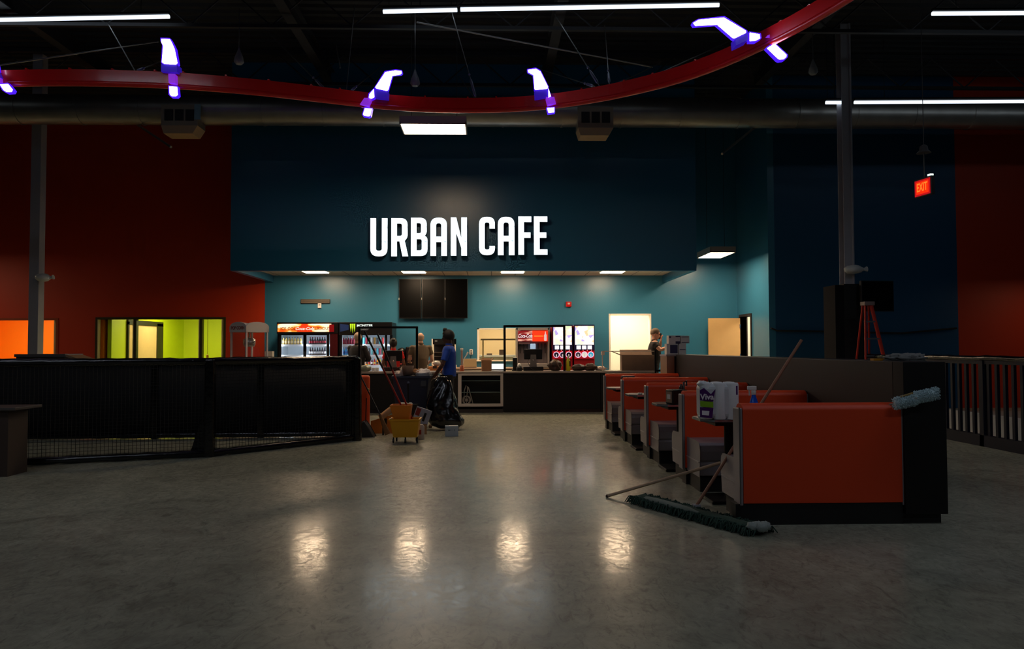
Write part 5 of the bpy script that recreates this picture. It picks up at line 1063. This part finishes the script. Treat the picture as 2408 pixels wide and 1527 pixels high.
MB().box(xa-.03, xb+.05, -.05, .13, zt-.02, zt+.05).out('top_cap', mat('ladder_cap', (140, 120, 115), .5), t, bevel=.01); MB().box(bb*.55-.03, bb*.55+.03, -.1, -.06, .9, 1.2).out('pale_sticker', steel, t); bpy.data.objects.remove([c for c in t.children if 'sticker' in c.name][0])
# railing with bars, at right
rx = PZ(2300, 1047, .0).x; ry0, ry1 = 6.4, 13.6; bluem = mat('dark_blue_railing', (9, 14, 36), .6, spec=.3)
t = thing('bar_railing', 'dark blue vertical-bar railing running away at the right edge', 'railing', (rx, ry0, 0)); L_ = ry1-ry0; kk_ = 0
MB().box(-.04, .04, 0, L_, .0, .16).out('base_rail', bluem, t); MB().box(-.025, .025, 0, L_, 1.16, 1.21).out('top_rail', bluem, t)
for k_ in range(int(L_/.165)):
    if abs((k_*.165) % 1.95) < .14: continue
    MB().box(-.02, .02, 0.02+k_*.165, .07+k_*.165, .16, 1.16).out('bar', bluem, t); kk_ += 1
for k_ in range(4): MB().box(-.04, .04, .02+k_*1.95, .11+k_*1.95, 0, 1.21).out('post', bluem, t)
mb = MB(); P_ = [(0, y*.1, 1.235+.012*wn((y*.31, 1, 5))) for y in range(int(L_*10)+1)]
mb.sweep(P_, [.04+.006*wn((i*.9, 2, 2)) for i in range(len(P_))], 14); mb.out('shiny_black_wrap', mat('shiny_black_wrap', (10, 10, 12), .18, bump=.5, bscale=18), t)
solo(MB().box(rx+.9, rx+.98, 6.0, 15.6, 0, .33), 'white_barrier', mat('white_rink_board', (225, 225, 222), .6), (rx+.9, 6, 0), 'low white board seen between the bars of the railing', 'barrier')
solo(MB().box(rx+1.0, XR, 7.0, 15.8, .0, .02), 'rink_floor', mat('pale_rink_floor', (150, 150, 148), .5), (rx+1, 7, 0), 'pale floor area beyond the white board at right', 'floor covering')
solo(MB().sweep([PY(1813, 772, DR-.05), PY(1828, 778, DR-.06), PY(1900, 779, DR-.06), PY(2000, 781, DR-.06), PY(2120, 784, DR-.06), PY(2250, 772, DR-.06)], .02, 6), 'wall_cable', mat('cable_black', (8, 10, 16), .6), PY(1830, 778, DR-.06), 'thin dark cable sagging along the navy wall', 'cable')
# ================================================================ LEFT FENCES
fz = 1.245
def fence_seg(t, a, b_, top, slack, mat_, tubes=(.05, None), posts=True):
    a, b_ = Vector(a), Vector(b_); d = b_-a; n_ = max(4, int(d.length/.12))
    P = [a+d*(i/n_) for i in range(n_+1)]
    mb = MB(); mb.sweep([p+Vector((0, 0, top+.008*wn((p.x*3, p.y*3, 1)))) for p in P], [.05+.009*wn((i*1.3, 3, 2)) for i in range(n_+1)], 12); mb.out('padded_top_rail', vinyl, t, world=True)
    if tubes[0]: mb = MB(); mb.sweep([p+Vector((0, 0, tubes[0]+.0)) for p in P], [.045+.008*wn((i*1.1, 7, 2)) for i in range(n_+1)], 12); mb.out('padded_bottom_rail', vinyl, t, world=True)
fa, fb, fc, fd = PZ(-420, 1120, 0), PZ(-5, 1098, 0), PZ(493, 1075, 0), PZ(836, 1036, 0)
t = thing('net_fence', 'black padded rail fence with fine net in the left foreground', 'fence', (fc.x, fc.y, 0))
for a, b_ in ((fa, fc), (fc, fd)): fence_seg(t, a, b_, fz, 0, vinyl)
for p, l in ((fc, 0), (fd, 0), (fa, 0)):
    MB().box(p.x-.06, p.x+.06, p.y-.06, p.y+.06, 0, fz+.03).out('padded_post', vinyl, t, world=True, bevel=.02)
MB().prism([(fc.x-.28, .0), (fc.x-.05, 0), (fc.x-.05, .5), (fc.x-.14, .45)], fc.y+.02, fc.y+.1).out('padded_brace', vinyl, t, world=True, bevel=.01)
MB().sweep([fd+Vector((.03, -.02, .0)), fd+Vector((.02, -.02, fz))], .07, 12).out('post_padding', vinyl, t, world=True)
netm = mat('black_net', (8, 8, 9), .7); mb = MB()
for a, b_ in ((fa, fc), (fc, fd)):
    d = b_-a; n_ = int(d.length/.045)
    for i in range(n_): p = a+d*(i/n_); mb.box(p.x-.0022, p.x+.0022, p.y-.002, p.y+.002, .08, fz)
    nn = Vector((-d.y, d.x, 0)).normalized()*.002
    for j in range(26):
        z = .1+j*.044; mb.add([a+nn+Vector((0, 0, z)), b_+nn+Vector((0, 0, z)), b_+nn+Vector((0, 0, z+.004)), a+nn+Vector((0, 0, z+.004))], [(0, 1, 2, 3)])
mb.out('net', netm, t, kind='stuff', world=True, fix=False)
ga, gb = PZ(-420, 1040, 0), PZ(822, 1028, 0); ga.z = gb.z = 0
t = thing('solid_padded_fence', 'second black fence with solid dark fabric standing behind the net fence', 'fence', (gb.x, gb.y, 0))
ft = Z(846, gb.y, 600); fence_seg(t, ga, gb, ft-.05, 0, vinyl, (.055, None))
d = gb-ga; nn = Vector((-d.y, d.x, 0)).normalized()*.01
def slab(a, b_, z0, z1, th, m, nm, t):
    d = b_-a; nn = Vector((-d.y, d.x, 0)).normalized()*th; n_ = 60; mb = MB(); vs = []; fs = []
    for i in range(n_+1):
        p = a+d*(i/n_); w = nn*(1.2*wn((i*.5, 0, 3)))
        vs += [p-nn+w+Vector((0, 0, z0)), p+nn+w+Vector((0, 0, z0)), p+nn+w+Vector((0, 0, z1)), p-nn+w+Vector((0, 0, z1))]
    for i in range(n_):
        for k_ in range(4): fs.append((i*4+k_, i*4+(k_+1) % 4, i*4+4+(k_+1) % 4, i*4+4+k_))
    fs += [(0, 1, 2, 3), (n_*4+3, n_*4+2, n_*4+1, n_*4)]
    return mb.add(vs, fs, True).out(nm, m, t, world=True)
slab(ga, gb, .05, ft-.05, .012, mat('black_fence_fabric', (7, 7, 8), .8), 'fabric_panel', t)
for px in (-200, 333, 590, 815):
    r_ = ray(px, 1030); s = (ga.y-(0))/1; p = ga+d*min(1, max(0, (X(px, 11.4)-ga.x)/(gb.x-ga.x)))
    MB().box(p.x-.05, p.x+.05, p.y-.05, p.y+.05, 0, ft-.03).out('padded_post', vinyl, t, world=True, bevel=.015)
# ================================================================ MID-FLOOR CLUTTER
# orange padded bench end behind the fence
dO = 12.7; x0, x1 = X(836, dO), X(868, dO); zt = Z(882, dO); zb = Z(1003, dO)
t = thing('orange_padded_panel', 'upright orange padded booth end just right of the black fence', 'booth', ((x0+x1)/2, dO, 0)); w = (x1-x0)/2
MB().box(-w-.5, w, 0, .14, zb, zt).out('padding', mat('bright_orange_vinyl', (228, 84, 32), .5, bump=.15), t, bevel=.04, seg=3); MB().box(-w-.4, w-.05, .02, .12, 0, zb).out('base', mat('dull_grey_base', (70, 66, 62), .6), t)
# dustpan and thin sticks
t = thing('lobby_dustpan', 'dark upright dustpan with a pale lip on the floor by the orange panel', 'dustpan', PZ(862, 1030, 0)); dk = mat('dark_grey_plastic', (48, 52, 54), .5)
MB().prism([(-.2, .0), (.12, 0), (.02, .18), (-.04, .26), (-.16, .2)], -.02, .18).out('pan', dk, t, bevel=.01); MB().box(-.08, .14, -.06, -.02, 0, .012).out('lip', mat('pale_lip', (180, 178, 170), .5), t)
MB().sweep([(-.03, .08, .2), (-.02, .1, .62)], .01, 8).out('handle', mat('dark_red_handle', (90, 16, 12), .4), t)
a = PY(840, 868, 12.0); b_ = PY(893, 975, 11.9); c_ = PY(912, 1022, 11.9); t = thing('lobby_broom', 'thin black stick broom with a tan head leaning on the fence end', 'broom', PZ(908, 1026, 0))
MB().sweep([a, b_], .012, 8).out('handle', blackp, t, world=True); MB().sweep([b_, b_.lerp(c_, .5), c_], [(.02, .015), (.035, .02), (.05, .025)], 12).out('bristle_head', mat('tan_bristles', (120, 84, 48), .8, bump=.4), t, world=True); MB().ball(PY(866, 917, 12.0), .022, 10, 8).out('yellow_clip', mat('yellow_clip', (170, 140, 60), .5), t, world=True)
# mop bucket
db = 11.25; q = PZ(953, 1033, 0); q.y = db; q.x = X(953, db)
t = thing('mop_bucket', 'yellow wheeled mop bucket with a wringer, two red handles standing in it', 'mop bucket', q); ym = mat('bucket_yellow', (214, 150, 10), .45); yo = mat('wringer_orange', (216, 120, 14), .45)
zl, zh = .085, .085+.27
def tub(x0b, x1b, x0t, x1t, yb, yt, z0, z1, k_=.012):
    mb = MB(); o = [(x0b, -yb, z0), (x1b, -yb, z0), (x1b, yb, z0), (x0b, yb, z0), (x0t, -yt, z1), (x1t, -yt, z1), (x1t, yt, z1), (x0t, yt, z1)]
    i = [(x0b+k_, -yb+k_, z0+k_), (x1b-k_, -yb+k_, z0+k_), (x1b-k_, yb-k_, z0+k_), (x0b+k_, yb-k_, z0+k_), (x0t+k_, -yt+k_, z1), (x1t-k_, -yt+k_, z1), (x1t-k_, yt-k_, z1), (x0t+k_, yt-k_, z1)]
    fs = [(0, 3, 2, 1)]; 
    for a, b_ in ((0, 1), (1, 2), (2, 3), (3, 0)): fs += [(a, b_, b_+4, a+4), (8+b_, 8+a, 12+a, 12+b_), (a+4, b_+4, b_+12, a+12)]
    fs.append((8, 9, 10, 11)); return mb.add(o+i, fs)
tub(-.16, .19, -.215, .225, .13, .17, zl, zh).out('bucket', ym, t, bevel=.008); mb = MB(); mb.box(-.225, .235, -.18, -.165, zh-.02, zh+.004); mb.box(-.225, .235, .165, .18, zh-.02, zh+.004); mb.box(.222, .235, -.165, .165, zh-.02, zh+.004); mb.box(-.225, -.212, -.165, .165, zh-.02, zh+.004); mb.out('rim', ym, t)
tub(-.13, .06, -.215, .10, .10, .14, zh-.10, zh+.21).out('wringer', yo, t, bevel=.01)
MB().sweep([(.02, -.1, zh+.2), (.06, -.12, zh+.3), (.12, -.05, zh+.36)], .012, 8).out('wringer_lever', yo, t) if False else None
for sx_, sy in ((-.16, -.1), (.19, -.1), (-.14, .12), (.02, -.14), (.16, .12)):
    MB().cyl((sx_-.012, sy, .035), (sx_+.012, sy, .035), .033, n=16).cyl((sx_, sy, .035), (sx_, sy, zl+.005), .012, n=8).out('caster', blackp, t)
def red_mop(p0, p1, label):
    a = PY(*p0, db-.02); b_ = PY(*p1, db+.15); t = thing('long_mop', label, 'mop handle', b_); m = a.lerp(b_, .4)
    MB().sweep([m, b_], .014, 10).out('red_shaft', mat('red_handle', (150, 28, 14), .4), t, world=True); MB().sweep([a, m], .0145, 10).out('dark_upper_shaft', mat('dark_handle', (24, 12, 10), .4), t, world=True)
red_mop((857, 779), (962, 992), 'left of two long red and black handles standing in the yellow bucket'); red_mop((888, 786), (972, 992), 'right of two long red and black handles standing in the yellow bucket')
# wet floor sign, lumber
q = PZ(896, 1022, 0); t = thing('wet_floor_sign', 'orange-yellow floor sign lying folded behind the bucket', 'floor sign', q)
ws = mat('amber_sign', (205, 110, 20), .5); MB().prism([(-.18, 0), (.26, 0), (.26, .2), (.16, .3), (.05, .27), (-.18, .2)], .12, .15).out('panel', ws, t, bevel=.008); MB().prism([(-.1, 0), (.2, 0), (.16, .2), (0, .22)], .22, .24).out('panel', ws, t, bevel=.006); MB().box(.04, .08, .10, .12, .15, .25).out('grip_slot', blackp, t)
q = PZ(905, 1015, 0); a, b_ = PY(893, 984, 12.2), PY(921, 962, 12.2); t = thing('wood_offcut', 'pale wooden offcut with a grey end leaning behind the bucket', 'wood piece', a); MB().sweep([a, b_], [(.05, .02)]*2, 4, ref=(0, 0, 1)).out('board', mat('pale_wood', (200, 150, 110), .6), t, world=True); MB().sweep([b_+(b_-a).normalized()*.003, b_+(b_-a)*.22], [(.055, .03)]*2, 4, ref=(0, 0, 1)).out('grey_cap', steel, t, world=True)
MB().sweep([PY(901, 985, 12.2)-Vector((0, 0, .02)), Vector((PY(901, 985, 12.2).x, 12.2, 0))], .015, 8).out('leg_stub', blackp, t, world=True)
# boxes, bags behind the bucket
q = PZ(985, 1012, 0); t = thing('printed_carton', 'grey-white printed carton tilted against the trash cart behind the bucket', 'carton', (X(986, 12.3), 12.3, .17), rz=.1)
MB().box(-.13, .13, -.02, .06, .0, .26, M=Matrix.Rotation(.35, 4, 'Y')).out('body', mat('striped_grey_carton', (150, 150, 160), .5, var=.15, vscale=10), t, bevel=.006); MB().box(-.12, -.05, -.026, -.02, .12, .24, M=Matrix.Rotation(.35, 4, 'Y')).out('red_patch', mat('red_patch', (130, 30, 28), .5), t); MB().box(.02, .06, -.026, -.02, .06, .2, M=Matrix.Rotation(.35, 4, 'Y')).out('black_patch', blackp, t)
carton('cardboard_box', 985, 12.35, .13, .1, .165, 'low brown cardboard box on the floor behind the yellow bucket', .1, z=0, open_=False)
t = thing('white_canister', 'white canister with red patch standing right behind the bucket', 'canister', (X(990, 11.6), 11.6, 0)); MB().lathe([(.05, 0), (.055, .01), (.055, .2), (.03, .23)]).out('body', mat('canister_white', (180, 170, 160), .4), t); MB().box(-.035, .01, -.058, -.05, .08, .15).out('red_patch', mat('red_patch', (130, 30, 28), .5), t)
t = thing('white_sheet', 'white sheet of card lying on the pile behind the bucket', 'sheet', (X(961, 12.9), 12.9, .0)); t.location.z = Z(945, 12.9)-.03
MB().prism([(-.12, -.08), (.1, -.08), (.06, .1), (-.14, .1)], 0, .008, 'z').out('sheet', white, t, ).rotation_euler = (.5, 0, 0)
t = thing('floor_scrap', 'small crumpled scrap on the floor between bucket and black bag', 'scrap', PZ(1012, 1007, 0)); MB().ball((0, 0, .03), (.03, .02, .032), fn=lambda q: 1+.4*wn(q, 5)).out('scrap', mat('scrap_tan', (140, 110, 85), .7), t)
t = thing('wire_tool', 'dark pole with a small grip standing up before the trash cart', 'pole', (X(960, 12.7), 12.7, 0)); MB().cyl((0, 0, 0), (0, 0, Z(900, 12.7)), .016).out('pole', blackp, t); MB().ball((0, 0, Z(900, 12.7)), .022, 10, 8).out('grip', mat('blue_grey_grip', (70, 80, 110), .4), t)
MB().box(-.16, .16, -.12, .12, 0, .46).out('stand', blackp, bpy.data.objects['wire_tool']); 
bpy.data.objects['white_sheet'].location.z = .475; bpy.data.objects['white_sheet'].location.y = 12.7; bpy.data.objects['white_sheet'].children[0].rotation_euler = (.0, 0, 0)
# trash cart
dt = 13.2; x0, x1 = X(924, dt), X(1009, dt); t = thing('trash_cart', 'dark blue-grey wheeled trash cart heaped with waste before the counter', 'trash cart', ((x0+x1)/2, dt+.3, 0)); w = (x1-x0)/2; zt = Z(884, dt)
bc = mat('blue_grey_plastic', (38, 46, 66), .5)
tub(-w*.8, w*.75, -w, w, .25, .33, .12, zt, .015).out('tub', bc, t, bevel=.01); mb = MB(); mb.box(-w-.02, w+.02, -.35, -.325, zt-.04, zt); mb.box(-w-.02, w+.02, .325, .35, zt-.04, zt); mb.box(-w-.02, -w+.0, -.325, .325, zt-.04, zt); mb.box(w, w+.02, -.325, .325, zt-.04, zt); mb.out('rim', bc, t)
for s in (-1, 1): MB().cyl((s*w*.7-.02, -.1, .08), (s*w*.7+.02, -.1, .08), .08).out('wheel', blackp, t)
MB().box(w*.55, w*.85, -.345, -.335, zt-.18, zt-.08).out('label_patch', mat('faint_label', (70, 72, 76), .5), t)
tr = [('crumpled_plastic', 'crumpled clear plastic', mat('clear_crumple', (214, 208, 208), .25, bump=.5)), ('crumpled_paper', 'crumpled pale paper', pinkish), ('waste_carton', 'torn brown carton', card)]
for i, (u, r_, kx, lab) in enumerate(((-.8, .07, 1, 'white crumpled paper at the left end of the heap in the trash cart'), (-.45, .09, 1, 'pale crumpled paper left of the middle of the heap in the trash cart'), (-.1, .09, 2, 'torn brown carton in the middle of the heap in the trash cart'), (.3, .09, 2, 'flattened brown carton right of the middle of the heap in the trash cart'), (.62, .11, 0, 'crumpled clear plastic at the right of the heap in the trash cart'), (.85, .07, 0, 'small clear plastic wad at the right end of the heap in the trash cart'))):
    nm, _, m = tr[kx]; sc_ = (1.3, 1.1, .8) if kx != 2 else (1.1, .9, .75)
    o = solo(MB().ball((0, 0, 0), (r_*sc_[0], r_*sc_[1], r_*sc_[2]), 20, 14, fn=lambda q: 1+.35*wn(q+Vector((i*3, 0, 0)), 6)), nm, m, (0, 0, 0), lab, 'trash', bevel=0); o.location = (t.location.x+u*w*.9, dt+.2, zt+.03+(.02 if i % 2 else .0))
MB_ = MB()
lump('trash_heap', 966, dt+.3, (w*.9, .28, .09), 'dark waste filling the trash cart under the crumpled paper', 'trash', mat('dark_waste', (60, 54, 50), .6), 6, .25, z=zt-.12)
solo(MB().lathe([(.085, 0), (.11, .16), (.105, .16), (.08, .01)]), 'brown_paper_tub', mat('brown_tub', (88, 66, 52), .6), (0, 0, 0), 'brown paper tub standing tilted on the heap in the trash cart', 'tub').location = (X(960, dt+.2), dt+.12, zt+.02)
# black trash bag
bgm = mat('glossy_black_bag', (12, 12, 13), .22, bump=.7, bscale=9, coat=.4); t = thing('black_trash_bag', 'big glossy black trash bag held up beside the person in blue', 'trash bag', (X(1048, 12.95), 12.95, 0))
prof = [(1040, 885, .06), (1041, 898, .13), (1040, 915, .19), (1038, 935, .23), (1037, 955, .26), (1042, 972, .29), (1048, 988, .30), (1052, 1000, .27), (1054, 1007, .17)]
mb = MB(); vs = []; fs = []; n_ = 40; rows_ = []
dbg = 12.95
for i in range(len(prof)*4-3):
    f = i/4; j = min(int(f), len(prof)-2); u = f-j; a = prof[j]; b_ = prof[j+1]; px = a[0]+(b_[0]-a[0])*u; py = a[1]+(b_[1]-a[1])*u; r_ = a[2]+(b_[2]-a[2])*u
    c = PY(px, py, dbg); c.z = max(c.z, .02)
    for k_ in range(n_):
        th = 2*PI*k_/n_; fold = .12*math.sin(th*7+i*.5)*(1-i/(len(prof)*4))+.10*wn((math.cos(th)*2, math.sin(th)*2, i*.16), 2.2)+.03*wn((math.cos(th)*6, math.sin(th)*6, i*.5), 3); rr = r_*(1+fold)
        vs.append((c.x+rr*math.cos(th), dbg+rr*.75*math.sin(th), max(c.z, .006)))
m_ = len(prof)*4-3
for i in range(m_-1):
    for k_ in range(n_): fs.append((i*n_+k_, i*n_+(k_+1) % n_, (i+1)*n_+(k_+1) % n_, (i+1)*n_+k_))
fs += [tuple(range(n_)), tuple(range((m_-1)*n_, m_*n_))]
mb.add(vs, fs, True).out('bag', bgm, t, world=True); 
c = PY(1032, 884, 13.3); MB().sweep([PY(1040, 890, 12.95), PY(1036, 884, 13.1), c], [.07, .05, .03], 12).out('gathered_neck', bgm, t, world=True)
q = PZ(1062, 1027, 0); t = thing('small_white_carton', 'small pale carton on the floor in front of the black trash bag', 'carton', q, .06); MB().box(-.105, .105, 0, .14, 0, .165).out('box_body', mat('pale_grey_carton', (158, 168, 174), .55), t, bevel=.004); MB().box(-.04, .1, .02, .12, .165, .168).out('tape', white, t); mb = MB(); mb.box(-.055, -.02, -.002, 0, .09, .11); mb.box(0, .012, -.002, 0, .095, .105); mb.box(.04, .05, -.002, 0, .085, .115); mb.out('printed_mark', mat('carton_print', (100, 108, 112), .6), t)
# ================================================================ LEFT BACKGROUND
dpn = 14.2; t = thing('popcorn_machine', 'tall white popcorn machine with glass sides and arched top behind the fence', 'popcorn machine', (X(586, dpn), dpn, 0), rz=math.radians(54))
zc0 = 1.0; zt = Z(782, dpn, 600); zz = Z(758, dpn, 600); pw = mat('popcorn_white', (215, 206, 200), .45); s = .242
MB().box(-s, s, -s, s, 0, zc0).out('cart', mat('cart_red_dark', (90, 20, 16), .5), t)
mb = MB(); k_ = .03
for a in (-1, 1):
    for b_ in (-1, 1): mb.box(a*s-(k_ if a > 0 else 0), a*s+(k_ if a < 0 else 0), b_*s-(k_ if b_ > 0 else 0), b_*s+(k_ if b_ < 0 else 0), zc0, zt)
mb.box(-s, s, -s, s, zc0, zc0+.04); mb.out('post', pw, t)
MB().box(-s+.03, s-.03, -s+.01, -s+.014, zc0+.04, zt).box(-s+.01, -s+.014, -s+.03, s-.03, zc0+.04, zt).out('glass', gl, t)
ar = [(-s-.01, zt), (s+.01, zt), (s+.01, zz-.1)]+[((s+.01)*math.cos(a), zz-.1+.1*math.sin(a)) for a in [PI*j/14 for j in range(1, 14)]]+[(-s-.01, zz-.1)]
MB().prism(ar, -s-.01, -s+.03).prism(ar, s-.03, s+.01).out('arched_front', pw, t); MB().prism([(a, b_) for a, b_ in ar], -s-.011, -s+.02, 'x').prism(ar, s-.02, s+.011, 'x').out('arched_side', pw, t); MB().box(-s, s, -s, s, zt, zz-.08).out('head', pw, t)
text('lettering', 'POP CORN', .085, (-s-.014, 0, (zt+zz)/2-.02), mat('popcorn_red', (150, 30, 22), .5), t, .001, rz=-PI/2, bold=.002, sx=.95)
MB().lathe([(.09, 0), (.11, .05), (.11, .14), (.05, .17)], (0, 0, zt-.27)).out('kettle', steel, t); MB().sweep([(0, -.1, zt-.2), (.0, -.18, zt-.17)], .012, 8).sweep([(0, 0, zt-.1), (0, 0, zt)], .015, 8).out('kettle_arm', steel, t)
t = thing('napkin_box', 'small pale box right of the popcorn machine', 'box', (X(634, 14.6), 14.6, 0)); MB().box(-.07, .07, -.07, .07, Z(843, 14.6)-.15, Z(825, 14.6)).out('box_body', offw, t); MB().box(-.12, .12, -.12, .12, 0, Z(843, 14.6)-.15).out('stand', blackp, t)
x0, x1 = X(38, 13), X(152, 13); t = thing('host_stand', 'grey counter top showing over the fence in front of the orange room', 'counter', ((x0+x1)/2, 13, 0)); w = (x1-x0)/2; z_ = Z(833, 13, 100)
MB().box(-w, w, 0, .5, 0, z_-.05).out('body', mat('dark_grey_laminate', (66, 62, 60), .5), t); MB().box(-w-.02, w+.02, -.02, .55, z_-.05, z_).out('top', mat('grey_top', (96, 92, 90), .4), t); MB().prism([(w+.022, z_-.01), (w+.022, z_-.05), (w+.26, z_-.12), (w+.26, z_-.09)], 0, .5).out('side_leaf', mat('tan_leaf', (150, 120, 90), .5), t)
# brown table cut by the left edge
t = thing('brown_table', 'brown panel-leg table cut off by the left edge of the picture', 'table', (PZ(17, 1122, 0).x, PZ(17, 1122, 0).y, 0)); ytb = t.location.y; zt = Z(958, ytb+.05, 20)
MB().box(-.9, 0, 0, .04, 0, zt-.03).out('panel_leg', mat('brown_panel', (66, 52, 44), .6), t); MB().box(-.06, -.0, .04, .35, 0, zt-.03).out('panel_leg', MATS['brown_panel'], t); MB().box(-.95, .10, -.05, .45, zt-.03, zt).out('tabletop', mat('grey_brown_top', (84, 78, 74), .45), t, bevel=.004)
# ================================================================ WORLD, VIEW
w_ = bpy.data.worlds.new('world'); bpy.context.scene.world = w_; w_.use_nodes = True; w_.node_tree.nodes['Background'].inputs[0].default_value = (.6, .75, 1, 1); w_.node_tree.nodes['Background'].inputs[1].default_value = .0
sc = bpy.context.scene; cy = sc.cycles; cy.max_bounces = 6; cy.diffuse_bounces = 3; cy.glossy_bounces = 3; cy.transparent_max_bounces = 12
sc.view_settings.view_transform = 'Standard'; sc.view_settings.look = 'None'; sc.view_settings.exposure = 0; sc.view_settings.gamma = 1; sc.view_settings.use_curve_mapping = False
